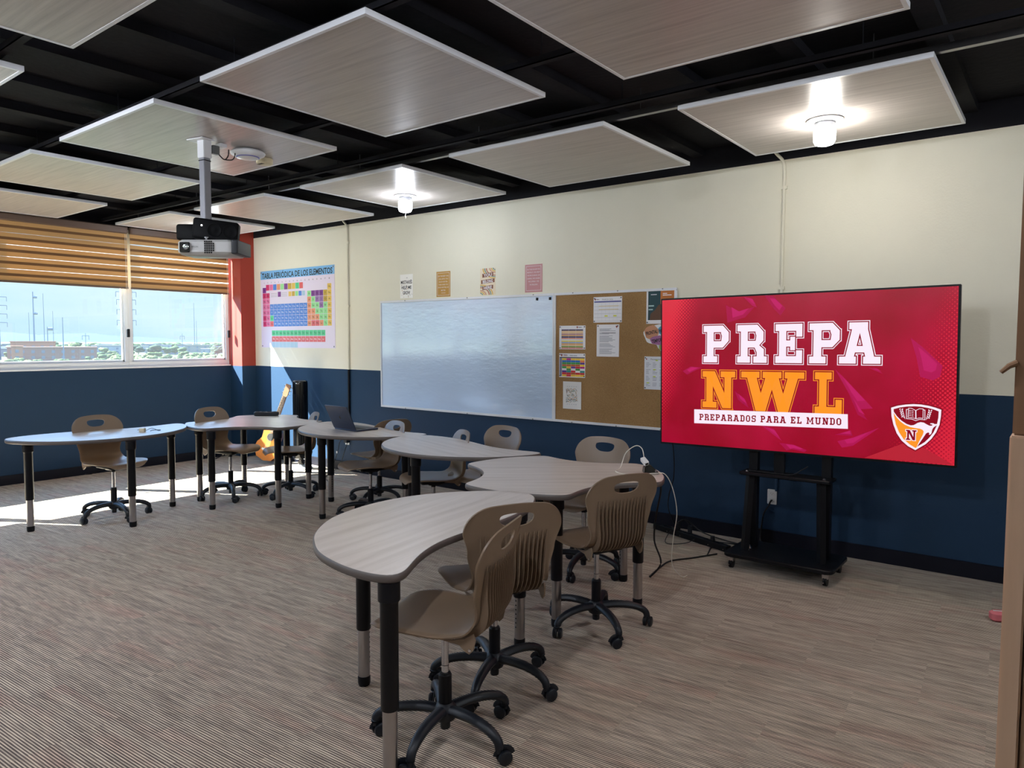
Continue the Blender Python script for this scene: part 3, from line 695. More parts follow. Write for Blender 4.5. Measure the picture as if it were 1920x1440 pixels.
# periodic table poster
PW, PH = 1.545, 1.01
sh = Sheet((-7.828, YP, 1.982), 0.003); vin = mat('vinyl_lilac', (226, 216, 236), 0.28); sh.base(PW, PH, vin)
X = lambda u: -PW/2+u*PW
Yv = lambda v: PH/2-v*PH
sh.rect(X(0), Yv(0.11), X(1), Yv(0), ink((120, 184, 232), 0.3), 1)
sh.text('TABLA PERIÓDICA DE LOS ELEMENTOS', 0, Yv(0.055), 0.072, K_, 3, width=PW*0.95, bold=0.018)
for k in range(18): sh.text(str(k+1), X(0.055+k*0.0518), Yv(0.155), 0.018, K_, 2, bold=0.01)
cols = {'pk': (205, 40, 105), 'pk2': (222, 110, 160), 'b': (74, 128, 214), 'g': (80, 200, 140), 'r': (220, 96, 100), 'v': (120, 50, 140), 'y': (226, 190, 90), 'lg': (150, 220, 150), 'or': (226, 150, 110), 'pu': (150, 110, 170), 'go': (190, 160, 60), 'lb': (170, 200, 220)}
C_ = {k: ink(v, 0.3) for k, v in cols.items()}
CW = 0.0518*PW; CHT = 0.0733*PH
def cell(c0, r0, m, sym, ytop=None, txt=None):
    xx = X(0.029+(c0-1)*0.0518); yy = (Yv(0.215)-(r0-1)*CHT) if ytop is None else ytop
    sh.rect(xx+0.002, yy-CHT+0.002, xx+CW-0.002, yy-0.002, m, 1)
    sh.text(sym, xx+CW/2, yy-CHT*0.5, 0.026, txt or K_, 2)
rows = {1: {1: ('v', 'H'), 18: ('y', 'He')}, 2: {1: ('pk', 'Li'), 2: ('pk', 'Be'), 13: ('lg', 'B'), 14: ('v', 'C'), 15: ('v', 'N'), 16: ('v', 'O'), 17: ('go', 'F'), 18: ('y', 'Ne')},
 3: {1: ('pk2', 'Na'), 2: ('pk2', 'Mg'), 13: ('or', 'Al'), 14: ('lg', 'Si'), 15: ('pu', 'P'), 16: ('pu', 'S'), 17: ('go', 'Cl'), 18: ('y', 'Ar')}}
P4 = 'K Ca Sc Ti V Cr Mn Fe Co Ni Cu Zn Ga Ge As Se Br Kr'.split(); P5 = 'Rb Sr Y Zr Nb Mo Tc Ru Rh Pd Ag Cd In Sn Sb Te I Xe'.split()
P6 = 'Cs Ba La Hf Ta W Re Os Ir Pt Au Hg Tl Pb Bi Po At Rn'.split(); P7 = 'Fr Ra Ac Rf Db Sg Bh Hs Mt Ds Rg Cn Nh Fl Mc Lv Ts Og'.split()
pc = {4: ['or', 'lg', 'lg', 'pu', 'lg', 'y'], 5: ['or', 'or', 'lg', 'lg', 'lg', 'y'], 6: ['or', 'or', 'or', 'lg', 'lg', 'y'], 7: ['or', 'r', 'r', 'or', 'lg', 'y']}
for r_, P_ in ((4, P4), (5, P5), (6, P6), (7, P7)):
    for c_, s_ in enumerate(P_, 1):
        k = ('pk' if r_ in (6, 7) and c_ == 1 else 'pk2') if c_ < 3 else ('b' if c_ < 13 else pc[r_][c_-13])
        if c_ == 3 and r_ == 6: k = 'g'
        if c_ == 3 and r_ == 7: k = 'r'
        cell(c_, r_, C_[k], s_, txt=W_ if k == 'b' else None)
for r_, d in rows.items():
    for c_, (k, s_) in d.items(): cell(c_, r_, C_[k], s_)
for i, s_ in enumerate('Ce Pr Nd Pm Sm Eu Gd Tb Dy Ho Er Tm Yb Lu'.split()): cell(3.4+i, 0, C_['g'], s_, ytop=Yv(0.775))
for i, s_ in enumerate('Th Pa U Np Pu Am Cm Bk Cf Es Fm Md No Lr'.split()): cell(3.4+i, 0, C_['r'], s_, ytop=Yv(0.852), txt=W_)
for i in range(7): cell(3.4+i, 0, C_['lb'], '', ytop=Yv(0.929)+0.004)
for i, k in enumerate(('pk', 'pk2', 'b', 'or', 'lg', 'v', 'go', 'y', 'g', 'r')): sh.rect(X(0.08+i*0.052), Yv(0.255), X(0.128+i*0.052), Yv(0.18), C_[k], 1)
for i, k in enumerate(('y', 'go', 'lg', 'b', 'lb')): sh.rect(X(0.40+i*0.046), Yv(0.345), X(0.44+i*0.046), Yv(0.285), C_[k], 1)
sh.rect(X(0.25), Yv(0.345), X(0.293), Yv(0.28), C_['v'], 1)
for i in range(3): sh.rect(X(0.15), Yv(0.30+i*0.02), X(0.24), Yv(0.296+i*0.02), G_, 1); sh.rect(X(0.30), Yv(0.30+i*0.02), X(0.38), Yv(0.296+i*0.02), G_, 1)
for (u, v) in ((0.012, 0.02), (0.985, 0.02), (0.015, 0.98), (0.985, 0.98)): sh.circ(X(u), Yv(v), 0.011, M_steel, 3, 12); sh.circ(X(u), Yv(v), 0.005, K_, 4, 8)
tag(sh.build('periodic_table_poster'), 'large periodic table poster with a blue title band, beside the red column', 'poster')

def small(name, cx, cz, w, h, basem, label, cat='poster', group=None, th=0.0008, lift=0):
    s_ = Sheet((cx, YP-lift, cz), th); s_.base(w, h, basem); s_.meta = (name, label, cat, group); s_.w = w; s_.h = h; return s_
def done(s_):
    n, l, c_, g = s_.meta; return tag(s_.build(n), l, c_, g)
GP = 'small inspirational prints above the whiteboard'
s_ = small('small_poster', -5.821, 2.172, 0.20, 0.262, ink((250, 248, 242)), 'cream print reading MISTAKES HELP ME GROW, first above the whiteboard', group=GP)
for i, w_ in enumerate(('MISTAKES', 'HELP ME', 'GROW')): s_.text(w_, 0, 0.045-i*0.058, 0.036, K_, 2, width=(0.175, 0.155, 0.115)[i], bold=0.02)
for k in range(34):
    x, y = rnd.uniform(-0.09, 0.09), rnd.uniform(-0.12, 0.12); s_.circ(x, y, rnd.uniform(0.002, 0.006), ink(rnd.choice([(200, 150, 90), (150, 130, 110), (90, 90, 90)])), 1, 6)
done(s_)
s_ = small('small_poster', -5.265, 2.17, 0.20, 0.266, ink((186, 140, 62)), 'mustard yellow print with a cream border, second above the whiteboard', group=GP)
s_.frame(-0.087, -0.118, 0.087, 0.118, 0.003, W_, 1)
for i, w_ in enumerate(('DO THE BEST YOU', 'CAN UNTIL YOU', 'KNOW BETTER.', 'THEN WHEN YOU', 'KNOW BETTER, DO', 'BETTER')): s_.text(w_, 0, 0.085-i*0.030, 0.014, W_, 2, width=min(0.15, 0.0105*len(w_)))
s_.rect(-0.03, -0.094, 0.03, -0.091, W_, 1); done(s_)
s_ = small('small_poster', -4.655, 2.168, 0.20, 0.266, ink((228, 214, 188)), 'retro swirl print reading YOU BELONG HERE, third above the whiteboard', group=GP)
sw = [(214, 176, 84), (120, 146, 128), (176, 110, 92), (228, 214, 188), (200, 146, 120)]
for q in range(2):
    ox, oy = (0.1, 0.133) if q == 0 else (-0.1, -0.133); sg = -1 if q == 0 else 1
    for k in range(7):
        r0 = 0.17-k*0.022; pts = []
        for a in range(0, 10):
            an = RAD(10*a); pts.append((ox+sg*r0*math.cos(an), oy+sg*r0*0.62*math.sin(an)))
        pts2 = [(ox+(x-ox)*(r0-0.014)/r0, oy+(y-oy)*(r0-0.014)/r0) for x, y in pts]
        pts = [(max(-0.1, min(0.1, x)), max(-0.133, min(0.133, y))) for x, y in pts]; pts2 = [(max(-0.1, min(0.1, x)), max(-0.133, min(0.133, y))) for x, y in pts2]
        for a in range(9): s_.poly([pts[a], pts[a+1], pts2[a+1], pts2[a]], ink(sw[k % 5]), 1)
for i, w_ in enumerate(('YOU', 'BELONG', 'HERE')):
    y = 0.065-i*0.063; hw = (0.072, 0.088, 0.07)[i]; s_.poly([(-hw, y-0.024), (hw, y-0.012), (hw, y+0.026), (-hw, y+0.014)], ink((130, 84, 62)), 2); s_.text(w_, 0, y, 0.030, W_, 3, width=hw*1.5, bold=0.02, rot=0.06)
done(s_)
s_ = small('small_poster', -4.086, 2.172, 0.205, 0.265, ink((196, 138, 140)), 'dusty pink print with a white border, fourth above the whiteboard', group=GP)
s_.frame(-0.088, -0.117, 0.088, 0.117, 0.003, W_, 1)
for i, w_ in enumerate(('IN THIS ROOM WE', 'RESPECT, WE HELP', 'WE ENCOURAGE, WE', 'LEARN, WE SHARE', 'WE SMILE, WE', 'WE BELONG')): s_.text(w_, 0, 0.085-i*0.029, 0.013, W_, 2, width=min(0.15, 0.0105*len(w_)))
done(s_)

# whiteboard
BX0, BXM, BX1, BZ0, BZ1 = -6.235, -3.835, -2.607, 0.815, 2.02
def board(name, x0, x1, m, label, cat):
    t = thing(name, label, cat, ((x0+x1)/2, YB, BZ0)); w_, h_ = x1-x0, BZ1-BZ0
    MB().bbox((-w_/2+0.012, -0.010, 0.012), (w_/2-0.012, 0, h_-0.012)).build('surface', m, t, smooth=False)
    f = MB()
    for a, b_ in (((-w_/2, -0.019, 0), (w_/2, 0, 0.022)), ((-w_/2, -0.019, h_-0.022), (w_/2, 0, h_)), ((-w_/2, -0.019, 0.022), (-w_/2+0.018, 0, h_-0.022)), ((w_/2-0.018, -0.019, 0.022), (w_/2, 0, h_-0.022))): f.bbox(a, b_)
    f.build('frame', M_white, t, smooth=False, bevel=0.002)
    k = MB()
    for px in (-w_*0.33, w_*0.05, w_*0.4): k.cyl((px, -0.02, h_-0.006), (px, -0.024, h_-0.006), 0.006, n=8); k.cyl((px, -0.02, 0.006), (px, -0.024, 0.006), 0.006, n=8)
    k.build('fixing_screws', M_steel, t); return t
board('whiteboard', BX0, BXM, M_wboard, 'large glossy whiteboard with a thin white frame on the board wall', 'whiteboard')
board('cork_board', BXM, BX1, M_cork, 'brown cork pinboard between the whiteboard and the television', 'pinboard')
for i, (x, r_) in enumerate(((-4.035, 0.1), (-3.885, 0.0))):
    tag(MB().box((x, YB-0.0135, 1.972), (0.022, 0.007, 0.026), mat4=Matrix.Rotation(r_, 4, 'Y')).build('magnet', M_black, smooth=False), ('left' if i == 0 else 'right')+' black square magnet in the top right corner of the whiteboard', 'magnet', 'square magnets on the whiteboard')
# papers on the cork board
YC = -0.0105
GC = 'papers pinned to the cork board'
def paper(cx, cz, w, h, basem, label, th=0.0008, group=GC, name='paper_sheet', cat='paper'):
    s_ = Sheet((cx, YB-0.0104, cz), th); s_.base(w, h, basem); s_.meta = (name, label, cat, group); s_.w = w; s_.h = h; return s_
def pins(s_, pts=None):
    for (x, y) in pts or [(-s_.w/2+0.01, s_.h/2-0.012), (s_.w/2-0.01, s_.h/2-0.012), (-s_.w/2+0.01, -s_.h/2+0.012), (s_.w/2-0.01, -s_.h/2+0.012)]:
        s_.b.box((x, -s_.th-0.002, y), (0.009, 0.004, 0.009), K_)
MAR = ink((120, 20, 45)); OR = ink((240, 160, 60))
def crest(s_, x, y, k): s_.poly([(x-k, y+k), (x+k, y+k), (x+k*0.9, y-0.2*k), (x, y-1.3*k), (x-k*0.9, y-0.2*k)], MAR, 2); s_.poly([(x-k*0.5, y+k*0.1), (x+k*0.2, y-0.1*k), (x, y-k)], OR, 3)
s_ = paper(-3.265, 1.853, 0.29, 0.228, W_, 'white wall calendar page pinned at the top of the cork board')
crest(s_, -0.128, 0.092, 0.008); s_.text('PREPA', -0.10, 0.092, 0.007, MAR, 2, width=0.03, bold=0.03); s_.text('MARCH 2026', 0.0, 0.090, 0.015, G_, 2, width=0.11); s_.rect(-0.138, 0.066, 0.138, 0.076, ink((60, 70, 150)), 1)
for k in range(6): s_.rect(-0.138, 0.064-k*0.033, 0.138, 0.0625-k*0.033, G_, 1)
for k in range(8): s_.rect(-0.138+k*0.0392, -0.1, -0.137+k*0.0392, 0.064, ink((196, 198, 205)), 1)
for (x, y) in ((-0.03, -0.062), (0.06, -0.062)): s_.rect(x, y, x+0.032, y+0.012, ink((222, 222, 80)), 2)
for y in (0.03, 0.0): s_.rect(-0.09, y, 0.11, y+0.004, ink((220, 190, 110)), 2)
pins(s_); done(s_)
s_ = paper(-3.636, 1.606, 0.286, 0.218, W_, 'white sheet with a table in tan, pink and yellow stripes, on the cork board')
crest(s_, 0.055, 0.093, 0.008); s_.text('PREPA', 0.085, 0.093, 0.008, K_, 2, width=0.036, bold=0.03)
st = [(60, 50, 90), (232, 200, 150), (232, 200, 150), (190, 140, 150), (220, 170, 110), (50, 60, 120), (228, 150, 130), (238, 236, 240), (240, 220, 110), (150, 180, 220), (230, 170, 110), (230, 200, 150), (130, 170, 80), (226, 140, 130)]
for k, cc in enumerate(st): s_.rect(-0.118, 0.075-(k+1)*0.0128, 0.118, 0.075-k*0.0128-0.001, ink(cc), 1)
for x in (-0.04, 0.04): s_.rect(x, -0.104, x+0.0015, 0.075, W_, 2)
pins(s_); done(s_)
s_ = paper(-3.636, 1.348, 0.286, 0.222, W_, 'white sheet with a brightly coloured timetable grid, on the cork board')
crest(s_, -0.115, 0.093, 0.010); s_.text('PREPA', -0.072, 0.095, 0.010, MAR, 2, width=0.045, bold=0.03); s_.rect(-0.025, 0.088, 0.012, 0.094, G_, 1); s_.rect(0.016, 0.088, 0.055, 0.094, G_, 1); s_.rect(-0.094, 0.082, -0.055, 0.085, OR, 1)
pal = [(240, 200, 60), (190, 30, 130), (40, 110, 190), (60, 150, 60), (190, 100, 50), (90, 40, 150), (210, 40, 50), (250, 210, 60), (240, 240, 240), (40, 140, 130), (230, 130, 60)]
sg = [[0, 1, 0, 0, 7], [2, 2, 2, 2, 10], [3, 3, 3, 3, 5], [4, 4, 4, 4, 7], [3, 0, 5, 6, 1], [8, 3, 8, 3, 8], [5, 9, 6, 8, 9], [6, 6, 4, 6, 6], [0, 6, 0, 7, 0]]
s_.rect(-0.138, 0.068, 0.138, 0.076, K_, 1); s_.rect(-0.138, -0.103, -0.112, 0.068, ink((120, 126, 150)), 1)
for r_, row in enumerate(sg):
    for c_, k in enumerate(row): s_.rect(-0.110+c_*0.0496, 0.067-(r_+1)*0.0189, -0.110+(c_+1)*0.0496-0.001, 0.067-r_*0.0189-0.001, ink(pal[k]), 1)
pins(s_); done(s_)
s_ = paper(-3.258, 1.578, 0.228, 0.286, W_, 'white typed document sheet hanging loose at the centre of the cork board', th=0.004)
for k in range(26):
    if k in (3, 6, 14, 19): continue
    w_ = rnd.uniform(0.09, 0.165); s_.rect(-0.085, 0.105-k*0.0088, -0.085+w_, 0.1018-k*0.0088, ink((120, 124, 140)), 1)
s_.rect(-0.06, 0.066, 0.08, 0.071, ink((60, 64, 80)), 1); crest(s_, 0.09, 0.122, 0.009); pins(s_, [(-0.1, 0.13), (0.1, 0.13)]); done(s_)
for x in (-3.118, -3.098, -3.088): pass
s_ = paper(-3.631, 1.071, 0.198, 0.254, ink((232, 230, 226)), 'cream abstract line print at the bottom of the cork board', th=0.006, name='art_print', cat='print')
pk = [(60, 90, 80), (190, 140, 80), (70, 76, 84), (120, 150, 130), (214, 170, 100)]
for k in range(90):
    x, y = rnd.uniform(-0.062, 0.055), rnd.uniform(-0.062, 0.062); a = math.atan2(y, x)*1.4+1.2*math.sin(x*60)+0.6; l = rnd.uniform(0.007, 0.013); c_, q = math.cos(a), math.sin(a)
    s_.poly([(x-c_*l-q*0.0016, y-q*l+c_*0.0016), (x-c_*l+q*0.0016, y-q*l-c_*0.0016), (x+c_*l+q*0.0016, y+q*l-c_*0.0016), (x+c_*l-q*0.0016, y+q*l+c_*0.0016)], ink(pk[k % 5]), 1)
for k in range(5): s_.rect(-0.055+k*0.024, 0.08, -0.045+k*0.024, 0.083, G_, 1); s_.rect(-0.055+k*0.024, -0.085, -0.045+k*0.024, -0.082, G_, 1)
done(s_)
s_ = paper(-2.742, 1.868, 0.282, 0.292, W_, 'teal and orange printed poster in the top right of the cork board', name='printed_poster', cat='poster')
s_.rect(-0.125, -0.115, -0.01, 0.135, ink((24, 66, 74)), 1); s_.rect(-0.01, -0.115, 0.125, 0.135, ink((196, 118, 50)), 1)
s_.rect(-0.10, 0.098, -0.045, 0.104, W_, 2); s_.rect(0.01, 0.104, 0.05, 0.110, W_, 2); s_.rect(0.01, 0.090, 0.09, 0.097, W_, 2)
s_.poly([(-0.11, -0.115), (-0.10, -0.06), (-0.06, -0.03), (-0.03, 0.01), (0.02, 0.03), (0.07, 0.0), (0.12, -0.05), (0.12, -0.115)], ink((96, 66, 46)), 3)
s_.rect(-0.12, 0.0, -0.07, 0.012, ink((170, 200, 200)), 2); s_.rect(-0.12, -0.03, -0.08, -0.02, ink((170, 200, 200)), 2); pins(s_); done(s_)
# brain cut-out
s_ = Sheet((-2.77, YB-0.0104, 1.608), 0.001); s_.meta = ('brain_sticker', 'brain-shaped cut-out with coloured lobes and lettering, half behind the television', 'sticker', None)
def blob(cx, cy, rx, ry, n=26, a0=0, wob=0.06, k=5): return [(cx+rx*math.cos(2*PI*i/n)*(1+wob*math.sin(k*2*PI*i/n)), cy+ry*math.sin(2*PI*i/n)*(1+wob*math.cos(k*2*PI*i/n))) for i in range(n)]
s_.b.prism([(x, y) for x, y in blob(0, 0.02, 0.135, 0.088)], 0, 0.001, W_, tf=lambda p: (p[0], -p[2], p[1])); s_.b.prism([(-0.02, -0.05), (0.02, -0.055), (0.045, -0.105), (0.03, -0.118), (0.0, -0.09)], 0, 0.001, W_, tf=lambda p: (p[0], -p[2], p[1]))
for (cx, cy, rx, ry, cc, tx_) in ((-0.060, 0.040, 0.068, 0.062, (206, 148, 112), 'FRONTAL'), (0.052, 0.058, 0.052, 0.042, (96, 164, 196), 'PARIETAL'), (0.004, -0.026, 0.078, 0.040, (170, 110, 160), 'TEMPORAL'), (0.09, 0.0, 0.036, 0.04, (200, 120, 120), 'OCCIPITAL'), (0.022, -0.085, 0.012, 0.026, (150, 176, 90), '')):
    s_.poly(blob(cx, cy, rx, ry, 18), ink(cc), 2 if tx_ == 'TEMPORAL' else 1)
    if tx_: s_.text(tx_, cx, cy, 0.030, K_, 3, width=rx*1.6, bold=0.03, rot=0.2)
done(s_)
s_ = paper(-2.79, 1.302, 0.21, 0.282, ink((226, 230, 238)), 'white sheet with three text columns and yellow highlights, partly behind the television')
crest(s_, -0.085, 0.118, 0.006); s_.text('Pensamiento', 0.01, 0.118, 0.012, K_, 2, width=0.11)
for c_ in range(3):
    for k in range(18):
        if k % 5 == 4: continue
        s_.rect(-0.088+c_*0.062, 0.088-k*0.0115, -0.088+c_*0.062+rnd.uniform(0.02, 0.045), 0.0845-k*0.0115, ink((150, 156, 172)), 1)
for (x, y) in ((-0.02, 0.025), (-0.02, -0.035), (-0.08, -0.09), (0.0, 0.104)): s_.rect(x, y, x+0.022, y+0.009, ink((206, 222, 70)), 2)
pins(s_); done(s_)

# ------------------------------------------------------------------ television with its picture
def glyph_parts():
    G = {}
    stem = lambda x: [(x, 0), (x+3, 0), (x+3, 14), (x, 14)]
    R = lambda a, b_, c_, d: [(a, b_), (c_, b_), (c_, d), (a, d)]
    G['P'] = (12, [stem(2), R(0.5, 0, 6.6, 2.4), R(0.5, 11.6, 5, 14), R(4, 11.5, 8.6, 14), [(8.2, 14), (9, 14), (11.6, 11.4), (11.6, 10), (8.6, 10), (8.2, 11)], R(8.6, 8.2, 11.6, 11.4), [(8.6, 10), (11.6, 10), (11.6, 8.2), (9, 5.6), (8.2, 5.6), (8.2, 7.5)], R(4, 5.6, 8.6, 8.1)])
    G['R'] = (13, G['P'][1][:1]+[R(0.5, 0, 6, 2.4)]+G['P'][1][2:]+[[(7.4, 6.6), (9.6, 6.6), (11.8, 5.0), (11.8, 3.8), (8.8, 3.8)], R(8.8, 0, 11.8, 4.4), R(7.4, 0, 13, 2.4)])
    G['E'] = (12, [stem(2), R(0.5, 0, 11.5, 2.5), R(0.5, 11.5, 11.5, 14), R(9, 9.4, 11.5, 14), R(9, 0, 11.5, 4.6), R(4, 5.9, 8.4, 8.1), R(6.6, 4.6, 8.6, 9.4)])
    G['A'] = (15, [[(1.8, 0.5), (5, 0.5), (8.4, 14), (5.2, 14)], [(6.6, 14), (9.8, 14), (13.2, 0.5), (10, 0.5)], R(4, 3.8, 11, 6.0), R(0, 0, 6.2, 2.4), R(8.8, 0, 15, 2.4), R(3.6, 11.7, 10.4, 14)])
    G['N'] = (14, [R(2, 0, 4.8, 14), R(9.6, 0, 12.4, 14), [(2, 14), (5.6, 14), (12.4, 0), (8.8, 0)], R(0.4, 0, 6.4, 2.3), R(0.4, 11.7, 5, 14), R(8, 11.7, 14, 14)])
    G['W'] = (20, [[(1.4, 14), (4.6, 14), (8, 0), (4.8, 0)], [(4.8, 0), (8, 0), (11.6, 14), (8.4, 14)], [(8.4, 14), (11.6, 14), (15.2, 0), (12, 0)], [(12, 0), (15.2, 0), (18.6, 14), (15.4, 14)], R(0, 11.8, 6, 14), R(7, 11.8, 13, 14), R(14, 11.8, 20, 14)])
    G['L'] = (12, [stem(2.5), R(0.8, 0, 11.5, 2.5), R(0.8, 11.6, 7.4, 14), R(9, 0, 11.5, 5)])
    G['D'] = (12, [stem(2), R(0.5, 0, 8.6, 2.4), R(0.5, 11.6, 8.6, 14), R(8.6, 3, 11.6, 11), [(8, 14), (8.8, 14), (11.6, 11), (8.6, 11), (8, 11.6)], [(8, 0), (8.8, 0), (11.6, 3), (8.6, 3), (8, 2.4)]])
    G['O'] = (12, [R(0.8, 3, 3.8, 11), R(8.2, 3, 11.2, 11), R(3.6, 11.6, 8.4, 14), R(3.6, 0, 8.4, 2.4), [(0.8, 11), (3.8, 11), (4, 11.6), (4, 14), (3.6, 14)], [(11.2, 11), (8.2, 11), (8, 11.6), (8, 14), (8.4, 14)], [(0.8, 3), (3.8, 3), (4, 2.4), (4, 0), (3.6, 0)], [(11.2, 3), (8.2, 3), (8, 2.4), (8, 0), (8.4, 0)]])
    G['S'] = (12, [R(2.6, 11.6, 9, 14), R(0.8, 8, 3.8, 12.2), R(2, 5.9, 10, 8.2), R(8.2, 2, 11.2, 6.2), R(1, 0, 9.6, 2.4), R(8.8, 9.4, 11.2, 14), R(0.8, 0, 3.2, 4.6)])
    G['M'] = (17, [R(2, 0, 4.6, 14), R(12.4, 0, 15, 14), [(2, 14), (5, 14), (9.4, 3.5), (7.6, 3.5)], [(12, 14), (15, 14), (9.4, 3.5), (7.6, 3.5)], R(0.4, 0, 6, 2.3), R(11, 0, 16.6, 2.3), R(0.4, 11.7, 4.6, 14), R(12.4, 11.7, 16.6, 14)])
    G['U'] = (14, [R(2, 2.5, 5, 14), R(9, 2.5, 12, 14), R(3.6, 0, 10.4, 2.6), R(0.4, 11.7, 6.4, 14), R(7.6, 11.7, 13.6, 14), [(2, 3), (5, 3), (5, 0), (3.8, 0)], [(12, 3), (9, 3), (9, 0), (10.2, 0)]])
    return G
GL = glyph_parts()
def grow(poly, d):
    if abs(d) < 1e-9: return poly
    if area(poly) < 0: poly = poly[::-1]
    n = len(poly); out_ = []
    for i in range(n):
        p0, p1, p2 = Vector(poly[i-1]), Vector(poly[i]), Vector(poly[(i+1) % n]); e1 = (p1-p0).normalized(); e2 = (p2-p1).normalized()
        n1, n2 = Vector((e1.y, -e1.x)), Vector((e2.y, -e2.x)); b_ = n1+n2; k = 2*d/max(0.35, b_.length_squared); q = p1+b_*k; out_.append((q.x, q.y))
    return out_
def slab(s_, ch, x0, x1, y0, y1, m, layer, d=0.0, skew=0.0):
    w_, parts = GL[ch]; kx, ky = (x1-x0)/w_, (y1-y0)/14
    for p in parts: s_.poly(grow([(x0+x*kx, y0+y*ky+skew*(x0+x*kx-x0)) for x, y in p], d), m, layer)
TVW, TVH = 1.905, 1.068
tv = thing('television', 'large television showing the crimson school slide, on its black stand', 'television', (-1.479, 5.0, 1.358))
tv.rotation_euler = (0, RAD(-0.7), 0)
b = MB(); b.bbox((-TVW/2-0.012, -0.004, -TVH/2-0.014), (TVW/2+0.012, 0.035, TVH/2+0.012)); b.bbox((-0.6, 0.035, -0.38), (0.6, 0.07, 0.3))
hs = b.build('housing', M_black, tv, smooth=False, bevel=0.003)
def screen_mat():
    m, t, b = new_mat('screen_picture'); L = t.links; N = t.nodes.new
    tcn = N('ShaderNodeTexCoord'); sp = N('ShaderNodeSeparateXYZ'); L.new(tcn.outputs['Object'], sp.inputs[0])
    def mt(op, a=None, b_=None, c_=None, clamp=False):
        n = N('ShaderNodeMath'); n.operation = op; n.use_clamp = clamp
        for i, v in enumerate((a, b_, c_)):
            if v is None: continue
            if isinstance(v, (int, float)): n.inputs[i].default_value = v
            else: L.new(v, n.inputs[i])
        return n.outputs[0]
    x, z = sp.outputs['X'], sp.outputs['Z']
    nz = N('ShaderNodeTexNoise'); nz.inputs['Scale'].default_value = 2.2; nz.inputs['Detail'].default_value = 3; L.new(tcn.outputs['Object'], nz.inputs['Vector'])
    base = N('ShaderNodeValToRGB'); base.color_ramp.elements[0].position = 0.35; base.color_ramp.elements[0].color = (*lin((146, 2, 30)), 1); base.color_ramp.elements[1].position = 0.7; base.color_ramp.elements[1].color = (*lin((172, 8, 52)), 1)
    L.new(nz.outputs['Fac'], base.inputs['Fac'])
    # bright red corners: left strip and right lower part
    dl = mt('MULTIPLY_ADD', mt('ADD', x, 0.95), -3.0, mt('MULTIPLY_ADD', z, 0.85, 0.52))
    dr = mt('ADD', mt('MULTIPLY_ADD', x, 1.5, -1.02), mt('MULTIPLY', z, -0.45))
    edge = mt('MAXIMUM', dl, dr, clamp=True)
    # halftone dots
    rot = N('ShaderNodeMapping'); rot.inputs['Rotation'].default_value = (0, RAD(45), 0); rot.inputs['Scale'].default_value = (56, 56, 56); L.new(tcn.outputs['Object'], rot.inputs[0])
    s2 = N('ShaderNodeSeparateXYZ'); L.new(rot.outputs[0], s2.inputs[0])
    fx = mt('SUBTRACT', mt('FRACT', s2.outputs['X']), 0.5); fz = mt('SUBTRACT', mt('FRACT', s2.outputs['Z']), 0.5)
    d = mt('SQRT', mt('ADD', mt('MULTIPLY', fx, fx), mt('MULTIPLY', fz, fz)))
    dot = mt('LESS_THAN', d, mt('MULTIPLY', edge, 0.95))
    mx = N('ShaderNodeMix'); mx.data_type = 'RGBA'; mx.inputs['B'].default_value = (*lin((222, 40, 62)), 1); L.new(dot, mx.inputs['Factor']); L.new(base.outputs['Color'], mx.inputs['A'])
    sf = N('ShaderNodeMix'); sf.data_type = 'RGBA'; sf.inputs['B'].default_value = (*lin((196, 18, 44)), 1); L.new(mt('MULTIPLY', edge, 0.5), sf.inputs['Factor']); L.new(mx.outputs['Result'], sf.inputs['A'])
    b.inputs['Base Color'].default_value = (0.004, 0.004, 0.004, 1); b.inputs['Roughness'].default_value = 0.25; b.inputs['Specular IOR Level'].default_value = 0.25
    L.new(sf.outputs['Result'], b.inputs['Emission Color']); b.inputs['Emission Strength'].default_value = 0.485
    return m
MB().bbox((-TVW/2, -0.0055, -TVH/2), (TVW/2, -0.0042, TVH/2)).build('screen', screen_mat(), tv, smooth=False)
def glow(c_): return mat('screen_%d_%d_%d' % c_, (0, 0, 0), 0.4, emit=c_, es=0.485, spec=0.2)
EW, EO, EM, EB = glow((250, 236, 250)), glow((255, 152, 40)), glow((138, 2, 28)), glow((160, 6, 40))
cr_polys = [[(-0.461, 0.4806), (-0.3714, 0.4272), (-0.2539, 0.4604), (-0.3209, 0.3883), (-0.447, 0.3539)], [(-0.3351, 0.5316), (-0.273, 0.5166), (-0.2379, 0.4537), (-0.2724, 0.4672)], [(-0.1881, 0.5330), (-0.1282, 0.5261), (-0.0444, 0.4407), (-0.0787, 0.3935), (-0.1269, 0.4436)], [(0.7068, 0.2325), (0.7763, 0.1713), (0.8794, 0.0622), (0.8676, -0.0034), (0.8306, -0.0262), (0.7629, -0.0054), (0.7396, 0.1162)], [(-0.7856, 0.0051), (-0.7235, 0.0391), (-0.6351, 0.0335), (-0.6823, 0.0132), (-0.7508, -0.0209)], [(0.2742, 0.0348), (0.3241, -0.0138), (0.5039, -0.212), (0.4256, -0.2213), (0.359, -0.1185)], [(0.359, -0.1185), (0.4256, -0.2213), (0.4747, -0.2889), (0.4159, -0.2569)], [(-0.1995, -0.3632), (-0.1138, -0.3833), (-0.0585, -0.4611), (-0.1009, -0.4327)], [(-0.0762, -0.4749), (0.0189, -0.4805), (0.1067, -0.5109), (0.0898, -0.5250), (0.0077, -0.5124), (-0.0275, -0.5240)], [(0.2962, -0.436), (0.3877, -0.4059), (0.5434, -0.3315), (0.389, -0.4591), (0.3245, -0.4759)], [(0.2787, -0.3952), (0.3758, -0.3593), (0.3874, -0.394)], [(0.4708, 0.0465), (0.5228, 0.0357), (0.5593, 0.0078)], [(-0.3908, -0.1297), (-0.3139, -0.1909), (-0.2881, -0.2472), (-0.3645, -0.1928)]]
